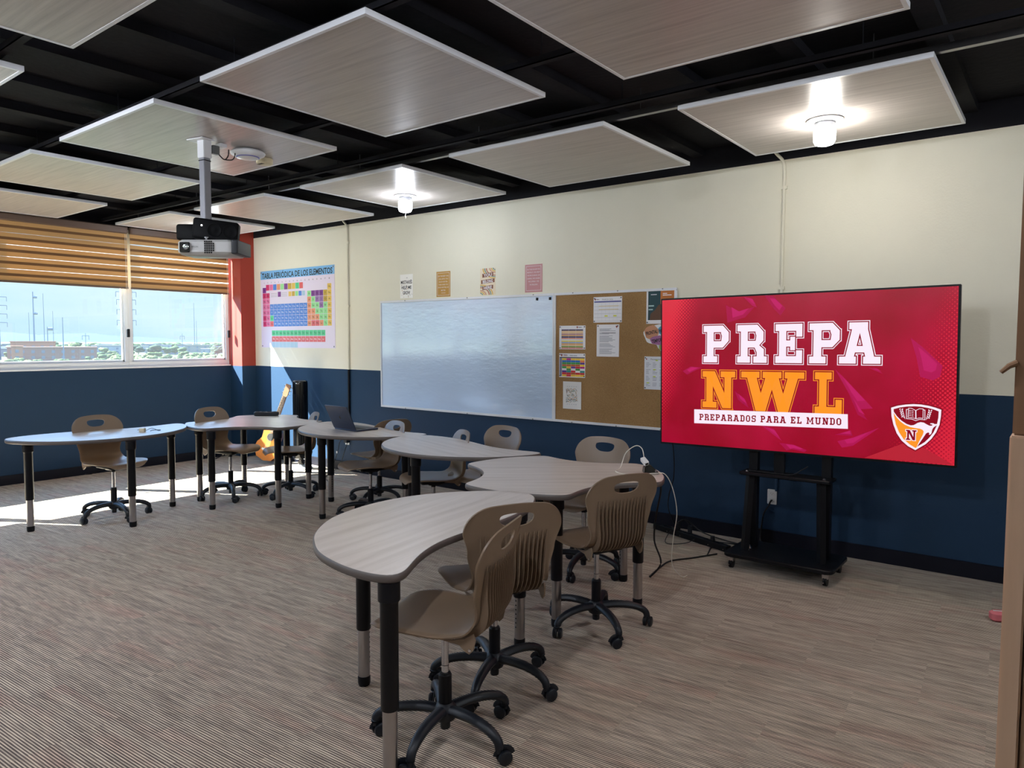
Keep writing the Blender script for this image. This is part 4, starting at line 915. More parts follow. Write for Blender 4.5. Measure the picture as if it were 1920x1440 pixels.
for i, p in enumerate(cr_polys):
    s_ = Sheet((0, -0.0052, 0), 0.0004)
    s_.poly(p, glow((176, 18, 80) if i % 2 else (168, 14, 70)), 1)
    c0 = (sum(q[0] for q in p)/len(p), sum(q[1] for q in p)/len(p)); s_.poly([((x-c0[0])*0.6+c0[0]+0.006, (y-c0[1])*0.6+c0[1]+0.006) for x, y in p], glow((190, 28, 98)), 2)
    s_.build('foil_wrinkle', tv)
s_ = Sheet((0, -0.0052, 0), 0.0004); s_.poly([(0.46, -0.53), (0.72, -0.40), (0.95, -0.53)], glow((184, 34, 52)), 1); s_.build('glitter_corner', tv)
s_ = Sheet((0, -0.0052, 0), 0.0004)
for ch, x0, x1 in (('P', -0.6428, -0.4173), ('R', -0.3943, -0.1554), ('E', -0.129, 0.0868), ('P', 0.0925, 0.319), ('A', 0.2867, 0.5539)):
    for d, m, l in ((0.0115, EW, 4), (0.0068, EM, 5), (0.0, EW, 6)): slab(s_, ch, x0+0.0115, x1-0.0115, 0.071, 0.335, m, l, d)
s_.build('lettering', tv)['label'] = 'white college letters reading PREPA'
s_ = Sheet((0, -0.0052, 0), 0.0004)
for ch, x0, x1, y0, y1 in (('N', -0.6476, -0.3755, -0.267, 0.020), ('W', -0.3551, 0.0953, -0.275, 0.021), ('L', 0.1272, 0.3394, -0.275, 0.024)):
    for d, m, l in ((0.0115, EO, 4), (0.0068, EM, 5), (0.0, EO, 6)): slab(s_, ch, x0+0.0115, x1-0.0115, y0+0.0115, y1-0.0115, m, l, d)
s_.build('lettering', tv)['label'] = 'orange college letters reading NWL'
s_ = Sheet((0, -0.0052, 0), 0.0004)
s_.poly([(-0.6918, -0.2744), (0.3569, -0.256), (0.3594, -0.3508), (-0.6913, -0.3765)][::-1], EW, 8)
phrase = 'PREPARADOS PARA EL MUNDO'; adv = [GL[c_][0]+2 if c_ != ' ' else 8 for c_ in phrase]; kx = (0.321+0.6535)/(sum(adv)-2); xx = -0.6535
for c_, a in zip(phrase, adv):
    if c_ != ' ':
        yb = -0.351+0.022*(xx+0.6535); slab(s_, c_, xx, xx+GL[c_][0]*kx, yb, yb+0.046, EM, 9)
    xx += a*kx
s_.build('caption_banner', tv)['label'] = 'white banner reading PREPARADOS PARA EL MUNDO'
SHO = [(0.6072, -0.2017), (0.642, -0.1886), (0.6853, -0.1791), (0.731, -0.174), (0.7708, -0.175), (0.8131, -0.1813), (0.8496, -0.1911), (0.8789, -0.202), (0.8775, -0.2414), (0.8711, -0.2934), (0.8547, -0.3397), (0.831, -0.3803), (0.8013, -0.4152), (0.7458, -0.4572), (0.7048, -0.4355), (0.669, -0.4031), (0.6413, -0.3599), (0.6221, -0.3076), (0.6103, -0.2549)]
SHI = [(0.6216, -0.2104), (0.6569, -0.1978), (0.6971, -0.1902), (0.7371, -0.1872), (0.7712, -0.188), (0.8107, -0.1944), (0.8417, -0.2027), (0.8655, -0.2123), (0.8641, -0.2517), (0.8561, -0.3007), (0.8408, -0.3406), (0.8196, -0.3746), (0.7952, -0.4041), (0.7453, -0.443), (0.7131, -0.4232), (0.6803, -0.394), (0.6543, -0.3524), (0.6352, -0.3035), (0.625, -0.2541)]
SHG = [(0.6223, -0.2326), (0.6383, -0.2601), (0.6595, -0.2839), (0.6833, -0.3025), (0.7126, -0.3157), (0.7414, -0.3205), (0.7671, -0.3229), (0.7829, -0.3295), (0.7889, -0.3406), (0.7852, -0.3572), (0.7723, -0.3942), (0.751, -0.4419), (0.7453, -0.443), (0.7131, -0.4232), (0.6803, -0.394), (0.6543, -0.3524), (0.6352, -0.3035), (0.625, -0.2541)]
SHR = [(0.622, -0.2243), (0.641, -0.2533), (0.6652, -0.2786), (0.6948, -0.2985), (0.718, -0.3061), (0.7351, -0.3028), (0.7546, -0.2885), (0.7715, -0.2827), (0.7885, -0.285), (0.8057, -0.2955), (0.82, -0.3022), (0.8325, -0.3005), (0.8336, -0.2939), (0.8218, -0.2913), (0.8236, -0.2863), (0.8389, -0.2855), (0.8446, -0.29), (0.8599, -0.2892), (0.856, -0.2975), (0.8398, -0.3114), (0.8333, -0.3264), (0.8299, -0.3478), (0.8218, -0.3575), (0.8161, -0.3552), (0.8201, -0.3484), (0.8129, -0.3424), (0.8019, -0.3496), (0.7833, -0.3836), (0.751, -0.4419), (0.7641, -0.4047), (0.7852, -0.3572), (0.7889, -0.3406), (0.7829, -0.3295), (0.7671, -0.3229), (0.7414, -0.3205), (0.7126, -0.3157), (0.6833, -0.3025), (0.6595, -0.2839), (0.6383, -0.2601), (0.6225, -0.2326)]
def line(s_, pts, w_, m, l, closed=False):
    P_ = pts+[pts[0]] if closed else pts
    for a, b_ in zip(P_, P_[1:]):
        a, b_ = Vector(a), Vector(b_); t = (b_-a).normalized(); n = Vector((-t.y, t.x))*w_/2; e_ = t*w_*0.4
        s_.poly([tuple(a-e_-n), tuple(b_+e_-n), tuple(b_+e_+n), tuple(a-e_+n)], m, l)
s_ = Sheet((0, -0.0052, 0), 0.0004)
cS = (0.743, -0.31); s_.poly([(cS[0]+(x-cS[0])*1.06, cS[1]+(y-cS[1])*1.06) for x, y in SHO], EM, 3)
s_.poly(SHO, EW, 4); s_.poly(SHI, EM, 5); s_.poly(SHG, EO, 6); s_.poly(SHR, EW, 7)
line(s_, [(0.7046, -0.2), (0.7204, -0.2007), (0.7422, -0.2121), (0.7438, -0.2629), (0.7222, -0.2574), (0.7021, -0.2568)], 0.003, EW, 8, True)
line(s_, [(0.745, -0.212), (0.7631, -0.2007), (0.7829, -0.2012), (0.7834, -0.2592), (0.765, -0.2569), (0.7467, -0.2637)], 0.003, EW, 8, True)
line(s_, [(0.7033, -0.2075), (0.692, -0.209), (0.694, -0.2655), (0.7225, -0.2665), (0.7443, -0.2750), (0.7653, -0.2655), (0.7935, -0.267), (0.7925, -0.208), (0.7832, -0.207)], 0.0035, EW, 8)
for k in range(4): line(s_, [(0.7075, -0.214-k*0.0105), (0.717, -0.2135-k*0.0105)], 0.0025, EW, 8); line(s_, [(0.722, -0.2145-k*0.0105), (0.731, -0.217-k*0.0105)], 0.0025, EW, 8)
for sx in (-1, 1):
    line(s_, [(0.7425+sx*0.056, -0.267), (0.7425+sx*0.073, -0.245), (0.7425+sx*0.076, -0.225), (0.7425+sx*0.069, -0.204)], 0.002, EW, 8)
    for k in range(5):
        for q in (-1, 1): cx_, cy_ = 0.7425+sx*(0.067+0.003*k)+q*0.006, -0.256+0.0115*k; s_.poly([(cx_-0.0045, cy_), (cx_, cy_-0.004), (cx_+0.0045, cy_+0.003*q*sx), (cx_, cy_+0.006)], EW, 8)
slab(s_, 'N', 0.6896, 0.7518, -0.398, -0.3335, EW, 8, 0.003); slab(s_, 'N', 0.6896, 0.7518, -0.398, -0.3335, EM, 9, -0.0012)
s_.build('school_crest', tv)['label'] = 'crimson and orange shield crest with an open book and letter N'
# ------------------------------------------------------------------ TV stand
st_ = thing('tv_stand', 'black wheeled television stand with a shelf and flat base', 'stand', (-1.50, 5.02, 0))
MB().rbox((0.0, 0.0, 0.098), (0.72, 0.44, 0.028), 0.045).build('base_plate', M_black, st_)
for sx in (-1, 1):
    o = MB().sweep([(sx*0.255, -0.07, 0.11), (sx*0.235, -0.045, 0.655)], 0.030, 0.022, n=4, upv=(0, 1, 0)).build('front_post', M_black, st_, smooth=False)
    o = MB().bbox((sx*0.245-0.03, 0.035, 0.11), (sx*0.245+0.03, 0.085, 1.72)).build('upright_post', M_black, st_, smooth=False)
    k = MB(); k.lathe([(0.014, 0.0), (0.012, 0.006), (0.004, 0.022), (0.006, 0.026)], (sx*0.245, 0.0, 0.112), 8); k.lathe([(0.011, 0.0), (0.006, 0.008)], (sx*0.255, -0.055, 0.667), 8)
    k.build('bolts', M_chrome, st_)
MB().rbox((0.0, -0.01, 0.655), (0.60, 0.17, 0.022), 0.01).build('shelf', M_black, st_)
b = MB(); b.bbox((-0.30, 0.02, 1.25), (0.30, 0.05, 1.31)); b.bbox((-0.30, 0.02, 1.45), (0.30, 0.05, 1.51)); b.build('mounting_bracket', M_black, st_, smooth=False)
MB().bbox((-0.10, 0.03, 0.66), (-0.03, 0.06, 1.0)).build('centre_bar', M_black, st_, smooth=False)
for sx in (-1, 1):
    for sy in (-1, 1):
        c_ = MB(); x, y = sx*0.31, sy*0.17; c_.cyl((x-0.012, y, 0.032), (x-0.002, y, 0.032), 0.032, n=18, m=M_black); c_.cyl((x+0.002, y, 0.032), (x+0.012, y, 0.032), 0.032, n=18, m=M_black)
        c_.bbox((x-0.018, y-0.022, 0.05), (x+0.018, y+0.022, 0.086), M_chrome); c_.bbox((x-0.004, y-0.06, 0.03), (x+0.004, y-0.02, 0.038), M_chrome); c_.build('caster', None, st_)

# ------------------------------------------------------------------ wall services
def conduit(x, label, black_low):
    t = thing('wall_conduit', label, 'conduit', (x, YB, 0))
    P_ = catmull([(-0.10, -0.03, 3.05), (-0.055, -0.03, 2.985), (-0.012, -0.016, 2.93), (0, -0.013, 2.86), (0, -0.013, 2.7)], 6)+[(0, -0.013, ZBL)]
    MB().sweep(P_, 0.0115, n=10, upv=(0, 1, 0)).build('upper_pipe', M_cream, t)
    if black_low: MB().sweep([(0, -0.013, ZBL), (0, -0.013, 0.42)], 0.014, n=10).build('lower_pipe', M_black, t)
    else: MB().sweep([(0, -0.013, ZBL), (0, -0.013, 0.42)], 0.0115, n=10).build('lower_pipe', M_blue, t)
    k = MB()
    for z in (2.73, 1.98): k.bbox((-0.022, -0.022, z-0.012), (0.022, 0, z+0.012))
    k.build('clamps', M_cream, t, smooth=False)
conduit(-6.80, 'cream electrical pipe running down the wall left of the whiteboard', True)
conduit(-1.75, 'cream electrical pipe running down the wall behind the television', False)
def outlet(x, z, label):
    t = thing('wall_outlet', label, 'outlet', (x, YB, z))
    MB().rbox((0, -0.004, 0), (0.072, 0.116, 0.008), 0.006, axis='y').build('cover_plate', M_plate, t)
    for dz in (0.026, -0.026):
        k = MB(); k.rbox((0, -0.0095, dz), (0.034, 0.030, 0.003), 0.010, axis='y', m=M_plate)
        for dx in (-0.007, 0.007): k.bbox((dx-0.001, -0.0118, dz-0.001), (dx+0.001, -0.0112, dz+0.008), M_hole)
        k.cyl((0, -0.0112, dz-0.008), (0, -0.0118, dz-0.008), 0.0022, n=8, m=M_hole); k.build('socket', None, t)
    return t
outlet(-1.785, 0.37, 'white wall outlet below the television with a black plug')
outlet(-6.85, 0.375, 'white wall outlet under the laptop table with black plugs')
tag(MB().rbox((-6.83, YB-0.032, 0.385), (0.06, 0.05, 0.075), 0.008).build('power_adapter', M_blackp), 'black power adapter plugged into the wall outlet beneath the laptop table', 'adapter')
def cable(name, pts, r, m, label, cat='cable', ends=None):
    o = MB().sweep(catmull(pts, 8), r, n=7).build(name, m); tag(o, label, cat); return o
cable('black_cable', [(-1.785, YB-0.012, 0.344), (-1.785, YB-0.045, 0.338), (-1.80, YB-0.045, 0.30), (-1.84, YB-0.03, 0.23), (-1.855, YB-0.03, 0.12), (-1.855, YB-0.04, 0.015), (-1.80, YB-0.10, 0.006)], 0.006, M_cable_b, 'black cord from the wall outlet under the television down to the floor')
cable('black_cable', [(-6.85, YB-0.02, 0.40), (-6.93, YB-0.05, 0.36), (-6.97, YB-0.05, 0.24), (-7.02, YB-0.07, 0.10), (-7.02, YB-0.12, 0.008), (-6.9, YB-0.35, 0.006), (-7.1, YB-0.6, 0.006)], 0.004, M_cable_b, 'black cord with a white tag hanging from the outlet under the laptop table')
cable('black_cable', [(-6.83, YB-0.02, 0.35), (-6.86, YB-0.05, 0.22), (-6.91, YB-0.06, 0.10), (-6.93, YB-0.15, 0.008), (-6.7, YB-0.45, 0.006), (-6.4, YB-0.62, 0.006)], 0.004, M_cable_b, 'second black cord from the outlet under the laptop table, the one running right')
tag(MB().rbox((-6.985, YB-0.056, 0.22), (0.02, 0.006, 0.028), 0.003).build('cable_tag', M_white), 'small white tag on the cord under the laptop table', 'tag')
# long metal power strip on the floor
ps = thing('power_strip', 'long black metal power strip on the floor left of the television stand', 'power strip', (-2.33, 5.325, 0.0), math.atan2(5.18-5.45, -1.979+2.671))
MB().rbox((0, 0, 0.026), (0.80, 0.05, 0.045), 0.004).build('housing', M_black, ps)
k = MB()
for i in range(6): k.cyl((-0.38+i*0.15, -0.027, 0.02), (-0.38+i*0.15, -0.029, 0.02), 0.004, n=8)
k.build('screws', M_chrome, ps)
for i in range(6): MB().rbox((-0.30+i*0.115, 0, 0.0495), (0.045, 0.034, 0.004), 0.006).build('socket', M_blackp, ps)
for i, (dx, h) in enumerate(((-0.13, 0.05), (0.0, 0.06), (0.24, 0.035))):
    px, py = -2.33+dx*0.93, 5.325-dx*0.36
    tag(MB().rbox((px, py, 0.0525+h/2), (0.03, 0.03, h), 0.006).build('plug', M_blackp), ('left', 'middle', 'right')[i]+' black plug standing in the long floor power strip', 'plug', 'plugs in the floor power strip')
cable('black_cable', [(-2.45, 5.37, 0.10), (-2.42, 5.45, 0.12), (-2.30, 5.50, 0.03), (-2.1, 5.46, 0.008), (-1.9, 5.42, 0.008), (-1.7, 5.46, 0.008)], 0.005, M_cable_b, 'black cord running behind the floor power strip to the stand')
cable('black_cable', [(-2.33, 5.325, 0.11), (-2.38, 5.30, 0.16), (-2.44, 5.26, 0.10), (-2.47, 5.18, 0.01), (-2.40, 5.10, 0.006), (-2.30, 5.19, 0.01), (-2.27, 5.28, 0.03)], 0.003, M_cable_b, 'thin black cord looping in front of the floor power strip')
cable('black_cable', [(-2.05, 5.0, 0.006), (-2.12, 5.32, 0.008), (-2.02, 5.40, 0.008), (-1.85, 5.36, 0.008), (-1.83, 5.27, 0.008)], 0.005, M_cable_b, 'black cord coiled on the carpet beside the stand base')
cable('black_cable', [(-2.00, 5.06, 0.01), (-2.10, 4.88, 0.006), (-2.20, 4.70, 0.006), (-2.19, 4.50, 0.006), (-2.16, 4.30, 0.006)], 0.006, M_cable_b, 'black cord lying on the carpet from the stand towards the three-lobed table')
cable('black_cable', [(-2.02, 4.12, 0.735), (-2.04, 4.20, 0.62), (-2.12, 4.30, 0.42), (-2.14, 4.32, 0.25), (-2.10, 4.34, 0.10), (-2.15, 4.28, 0.008)], 0.006, M_cable_b, 'black cord hanging from the three-lobed table edge to the floor')
cable('black_cable', [(-2.36, 5.04, 0.83), (-2.37, 5.10, 0.66), (-2.42, 5.2, 0.50), (-2.50, 5.3, 0.35), (-2.53, 5.35, 0.22), (-2.50, 5.42, 0.06)], 0.004, M_cable_b, 'black cord hanging from the left bottom of the television')
cable('black_cable', [(-1.75, 4.98, 0.672), (-1.6, 4.96, 0.675), (-1.45, 4.95, 0.68), (-1.38, 4.93, 0.72), (-1.34, 4.93, 0.75)], 0.003, M_cable_b, 'thin black cord lying on the shelf of the television stand')
# charger, dock and white cord on the three-lobed table
t = thing('charging_dock', 'black wedge-shaped dock on the right end of the three-lobed table', 'dock', (-2.02, 4.02, ZT), RAD(40))
MB().add([(-0.05, -0.04, 0), (0.05, -0.04, 0), (0.05, 0.04, 0), (-0.05, 0.04, 0), (-0.045, -0.03, 0.045), (-0.01, -0.03, 0.055), (-0.01, 0.03, 0.055), (-0.045, 0.03, 0.045)], [(0, 3, 2, 1), (0, 1, 5, 4), (1, 2, 6, 5), (2, 3, 7, 6), (3, 0, 4, 7), (4, 5, 6, 7)]).build('body', M_gloss, t, smooth=False, bevel=0.006)
MB().cyl((0.02, -0.037, 0.02), (0.02, -0.041, 0.02), 0.007, n=10).build('button', M_chrome, t)
ca = MB().rbox((0, 0, 0), (0.032, 0.06, 0.026), 0.006, m=M_plate); ca.bbox((-0.010, -0.031, -0.006), (0.010, -0.0295, 0.006), M_hole)
o = ca.build('usb_charger', None); o.location = (-2.055, 4.0, ZT+0.072); o.rotation_euler = (RAD(25), RAD(-15), RAD(50)); tag(o, 'white charger block leaning on the black dock', 'charger')
cable('white_cable', [(-2.07, 4.02, ZT+0.09), (-2.10, 4.05, ZT+0.14), (-2.16, 4.08, ZT+0.15), (-2.22, 4.06, ZT+0.10), (-2.24, 4.03, ZT+0.01), (-2.2, 3.9, ZT+0.006), (-2.08, 3.86, ZT+0.006), (-1.98, 3.98, ZT+0.008), (-1.93, 4.03, ZT+0.0), (-1.90, 4.08, 0.66), (-1.90, 4.14, 0.50), (-1.95, 4.20, 0.32), (-2.0, 4.3, 0.12), (-1.99, 4.42, 0.012), (-1.97, 4.47, 0.008)], 0.0026, M_cable_w, 'white charging cable looping off the three-lobed table to the carpet')
# charger on the leftmost table
t = thing('usb_charger', 'small beige charger cube on the leftmost crescent table', 'charger', (-6.48, 3.02, ZT), RAD(30))
MB().rbox((0, 0, 0.016), (0.05, 0.032, 0.032), 0.005).build('body', mat('beige_plastic', (222, 212, 184), 0.4), t)
k = MB(); k.bbox((-0.045, -0.007, 0.012), (-0.025, -0.005, 0.02)); k.bbox((-0.045, 0.005, 0.012), (-0.025, 0.007, 0.02)); k.build('prongs', M_chrome, t, smooth=False)
cable('black_cable', [(-6.455, 3.04, ZT+0.012), (-6.43, 3.08, ZT+0.03), (-6.42, 3.13, ZT+0.006), (-6.46, 3.17, ZT+0.004), (-6.50, 3.12, ZT+0.004), (-6.46, 3.08, ZT+0.004)], 0.0025, M_cable_b, 'short dark cable behind the charger cube on the leftmost table')
# black power strip on the far three-lobed table
t = thing('desk_power_strip', 'black rounded power strip on the far edge of the table near the guitar', 'power strip', (-6.83, 4.50, ZT), RAD(39))
MB().rbox((0, 0, 0.022), (0.26, 0.07, 0.044), 0.02).build('body', M_blackp, t)
k = MB()
for i in range(4): k.rbox((-0.09+i*0.06, 0, 0.045), (0.036, 0.036, 0.003), 0.01)
k.build('sockets', M_hole, t)
# laptop
lp = thing('laptop', 'open dark grey laptop seen from behind on a crescent table', 'laptop', (-5.165, 4.208, ZT), RAD(-4.5))
M_lap = mat('laptop_graphite', (58, 64, 82), 0.35, 0.7); M_key = mat('laptop_keys', (20, 21, 26), 0.5)
MB().rbox((0, 0.122, 0.0085), (0.345, 0.244, 0.014), 0.012).build('base', M_lap, lp)
k = MB()
for r_ in range(5):
    for c_ in range(13): k.bbox((-0.135+c_*0.0208, 0.04+r_*0.0195, 0.0155), (-0.117+c_*0.0208, 0.056+r_*0.0195, 0.0168))
k.build('keyboard', M_key, lp, smooth=False)
MB().bbox((-0.06, 0.15, 0.0155), (0.06, 0.232, 0.0160)).build('trackpad', M_lap, lp, smooth=False)
lid = MB(); lid.rbox((0, 0, 0.119), (0.345, 0.238, 0.006), 0.010, axis='y'); lid = lid.build('lid', M_lap, lp); lid.location = (0, 0.0, 0.014); lid.rotation_euler = (RAD(25), 0, 0)
MB().bbox((-0.165, 0.0031, 0.008), (0.165, 0.0036, 0.231)).build('display', M_gloss, lid, smooth=False)
lg = MB(); pts = [(0.014*math.cos(a)*(1-0.10*math.cos(2*a)), 0.12+0.015*math.sin(a)) for a in [2*PI*i/20 for i in range(20)]]
lg.prism(pts, 0, 0.0003, tf=lambda p: (p[0], -0.0031-p[2], p[1])); lg.prism([(0.0, 0.137), (0.007, 0.145), (0.008, 0.139), (0.003, 0.135)], 0, 0.0003, tf=lambda p: (p[0], -0.0031-p[2], p[1]))
lg.build('logo', M_gloss, lid, smooth=False)

# ------------------------------------------------------------------ guitar
gt = thing('acoustic_guitar', 'orange-brown acoustic guitar leaning in the corner by the tower fan', 'guitar', (-8.07, 5.33, 0.0))
M_gw = mat('guitar_spruce', (206, 128, 58), 0.3, var=0.12, vscale=30, coat=0.5); M_gd = mat('guitar_dark_wood', (60, 34, 24), 0.4)
M_neck = mat('guitar_neck', (150, 110, 80), 0.4)
def gw(z):
    return interp(z, [(0, 0.02), (0.03, 0.12), (0.12, 0.178), (0.20, 0.165), (0.27, 0.118), (0.34, 0.122), (0.41, 0.132), (0.455, 0.09), (0.47, 0.03)])
zs = [0, 0.004, 0.012, 0.025, 0.05, 0.085, 0.12, 0.16, 0.20, 0.24, 0.27, 0.30, 0.34, 0.38, 0.41, 0.435, 0.455, 0.466, 0.47]
outl = [(gw(z), z) for z in zs]+[(-gw(z), z) for z in zs[::-1]]
b = MB(); b.prism(outl, 0, 0.085, M_gd, tf=lambda p: (p[0], p[2], p[1])); b.prism([(x*0.985, z) for x, z in outl], 0, 0.0015, M_gw, tf=lambda p: (p[0], -0.0015+p[2], p[1]))
gb = b.build('body', None, gt, ang=30)
b = MB(); b.lathe([(0.053, 0), (0.053, 0.0008)], n=28, m=M_chair); b.lathe([(0.045, 0.0009), (0.045, 0.0016)], n=28, m=M_hole)
q = b.build('soundhole', None, gb); q.rotation_euler = (RAD(90), 0, 0); q.location = (0, -0.0016, 0.31)
b = MB(); b.bbox((-0.062, -0.010, 0.125), (0.062, -0.0015, 0.15)); b.build('bridge', M_plate, gb, smooth=False)
b = MB(); b.bbox((-0.025, -0.012, 0.37), (0.025, 0.012, 0.86), M_neck); b.bbox((-0.026, -0.017, 0.37), (0.026, -0.012, 0.86), M_chair)  # fretboard colour lightened to carry the glare on it
for k in range(12): zf = 0.86-0.46*(1-2**(-k/12.0))*1.15; b.bbox((-0.026, -0.0185, zf-0.002), (0.026, -0.017, zf), M_chrome)
b.build('neck', None, gt, smooth=False)
b = MB(); b.prism([(-0.026, 0.86), (0.026, 0.86), (0.036, 0.88), (0.034, 1.02), (-0.034, 1.02), (-0.036, 0.88)], -0.008, 0.008, tf=lambda p: (p[0], p[2], p[1])); hd = b.build('headstock', M_neck, gt, smooth=False)
for sx in (-1, 1):
    for k in range(3): MB().cyl((sx*0.03, 0.012, 0.90+k*0.045), (sx*0.06, 0.012, 0.90+k*0.045), 0.006, n=8).build('tuning_peg', M_chrome, hd)
b = MB()
for k in range(6): x = -0.018+k*0.0072; b.cyl((x*1.5, -0.012, 0.14), (x, -0.02, 0.86), 0.0006, n=4)
b.build('strings', M_chrome, gt)
gt.rotation_euler = (RAD(-9), RAD(17), RAD(22))
gt.location = (-8.10, 5.27, 0.045)

# ------------------------------------------------------------------ tower fan
fan = thing('tower_fan', 'tall glossy black tower fan on a pale round base, in the sunny corner', 'fan', (-7.43, 5.37, 0))
MB().lathe([(0.135, 0.0), (0.137, 0.012), (0.12, 0.024), (0.05, 0.034), (0.04, 0.05)], n=32).build('base', mat('fan_base_grey', (196, 200, 204), 0.3), fan)
MB().lathe([(0.035, 0.04), (0.035, 0.13)], n=16).build('neck', M_gloss, fan)
MB().lathe([(0.07, 0.12), (0.088, 0.13), (0.09, 0.16), (0.09, 1.05), (0.086, 1.075), (0.07, 1.085)], n=32).build('body', M_gloss, fan)
g = MB()
for k in range(9):
    a = RAD(-115+k*13); g.cyl((0.0905*math.cos(a), 0.0905*math.sin(a), 0.22), (0.0905*math.cos(a), 0.0905*math.sin(a), 0.92), 0.0022, n=5)
g.build('grille', M_blackp, fan)
o = MB().rbox((0, 0, 0), (0.045, 0.008, 0.004), 0.003, axis='y').build('badge', M_chrome, fan); o.location = (0.052, -0.076, 1.05); o.rotation_euler = (0, 0, RAD(35))

# ------------------------------------------------------------------ projector group
pj = thing('projector', 'silver-grey projector hanging from a long ceiling pole', 'projector', (-4.525, 2.60, 2.175), RAD(-52+90))
M_pj = mat('projector_shell', (188, 188, 186), 0.35)
b = MB(); b.rbox((0, 0, 0), (0.36, 0.26, 0.095), 0.03, n=5); b.build('body', M_pj, pj)
b = MB(); b.rbox((0.188, 0.0, 0.003), (0.045, 0.25, 0.09), 0.01); b.build('rear_cover', M_blackp, pj)
b = MB(); b.rbox((-0.125, -0.136, -0.003), (0.066, 0.066, 0.006), 0.008, axis='y', m=M_gloss); b.sweep([(-0.115, -0.138, 0.0), (-0.115, -0.145, 0.0)], 0.024, n=20, m=M_gloss); b.build('lens', None, pj)
MB().sweep([(-0.115, -0.1455, 0.0), (-0.115, -0.1485, 0.0)], [0.018, 0.012], n=16).build('lens_glass', mat('lens_glint', (230, 235, 240), 0.05, 0.9), pj)
b = MB()
for r_ in range(6):
    for c_ in range(5):
        if (r_, c_) in ((0, 4), (5, 4)): continue
        b.bbox((0.0+c_*0.0135, -0.1362, -0.042+r_*0.014), (0.0+c_*0.0135+0.010, -0.1345, -0.042+r_*0.014+0.0105))
b.build('air_grille', M_hole, pj, smooth=False)
bs = Sheet((-0.06, -0.1352, 0.0), 0.0002); bs.text('EPSON', 0, 0, 0.010, K_, 1); bs.build('brand_lettering', pj)
b = MB(); b.bbox((-0.1, -0.012, 0.062), (0.1, 0.012, 0.068)); b.bbox((-0.012, -0.10, 0.062), (0.012, 0.10, 0.068)); b.cyl((0, 0, 0.055), (0, 0, 0.10), 0.02, n=10)
for (x, y) in ((-0.1, 0), (0.1, 0), (0, 0.1), (0, -0.1)): b.cyl((x, y, 0.05), (x, y, 0.068), 0.006, n=6)
b.build('mount_bracket', M_steel, pj)
pole = thing('projector_pole', 'grey square ceiling pole carrying the projector', 'pole', (-4.60, 2.60, 2.90))
MB().box((0, 0, -0.335), (0.052, 0.052, 0.60), rz=RAD(10)).build('lower_tube', M_grey, pole, smooth=False, bevel=0.003)
MB().box((0, 0, -0.06), (0.064, 0.064, 0.12), rz=RAD(10)).build('upper_sleeve', M_white, pole, smooth=False, bevel=0.003)
MB().box((-0.01, -0.02, -0.004), (0.15, 0.10, 0.007), rz=RAD(10)).build('ceiling_plate', M_white, pole, smooth=False)
MB().box((0, 0, -0.137), (0.055, 0.055, 0.006), rz=RAD(10)).build('clamp_band', M_base, pole, smooth=False)
o = MB().rbox((0, 0, 0), (0.07, 0.05, 0.026), 0.006).build('cable_box', M_white); o.location = (-4.60, 2.72, 2.885); tag(o, 'small white junction box beside the projector pole top', 'box')
tag(MB().rbox((-4.585, 2.665, 2.845), (0.04, 0.05, 0.055), 0.005).build('power_adapter', mat('adapter_grey', (96, 100, 100), 0.4)), 'small grey power adapter hanging beside the projector pole top', 'adapter')
cable('black_cable', [(-4.60, 2.63, 2.87), (-4.59, 2.68, 2.835), (-4.60, 2.74, 2.80), (-4.60, 2.77, 2.83), (-4.60, 2.775, 2.873)], 0.004, M_cable_b, 'black cord looping beside the projector pole top, nearer the pole')
cable('black_cable', [(-4.60, 2.75, 2.80), (-4.60, 2.80, 2.81), (-4.60, 2.82, 2.84), (-4.60, 2.825, 2.893)], 0.004, M_cable_b, 'second black cord looping toward the access point')
def speaker(loc, rz, d, label, drivers, tilt=0):
    t = thing('speaker', label, 'speaker', loc, rz); t.rotation_euler = (tilt, 0, rz)
    MB().rbox((0, 0, 0), (d[0], d[2], d[1]), 0.018, n=4, axis='y').build('cabinet', M_spk, t)
    for (x, r_) in drivers:
        q = MB().lathe([(r_, 0), (r_*0.97, 0.003), (r_*0.88, 0.003), (r_*0.80, 0.0008), (r_*0.35, 0.0004), (r_*0.2, 0.003)], n=24).build('driver', M_spk, t); q.rotation_euler = (RAD(90), 0, 0); q.location = (x, -d[1]/2-0.0002, 0)
    return t
s1 = speaker((-4.465, 2.595, 2.288), RAD(50), (0.28, 0.09, 0.135), 'larger black speaker above the projector, right of the pole', [(-0.005, 0.045), (0.09, 0.045)])
s1.rotation_euler = (0, RAD(6), RAD(50))
MB().rbox((-0.085, -0.047, 0.02), (0.010, 0.010, 0.004), 0.003, axis='y').build('indicator_light', mat('tiny_led', (255, 255, 255), 0.4, emit=(255, 255, 255), es=2.0), s1)
speaker((-4.695, 2.54, 2.29), RAD(40), (0.15, 0.10, 0.105), 'smaller black speaker box left of the projector pole', [])
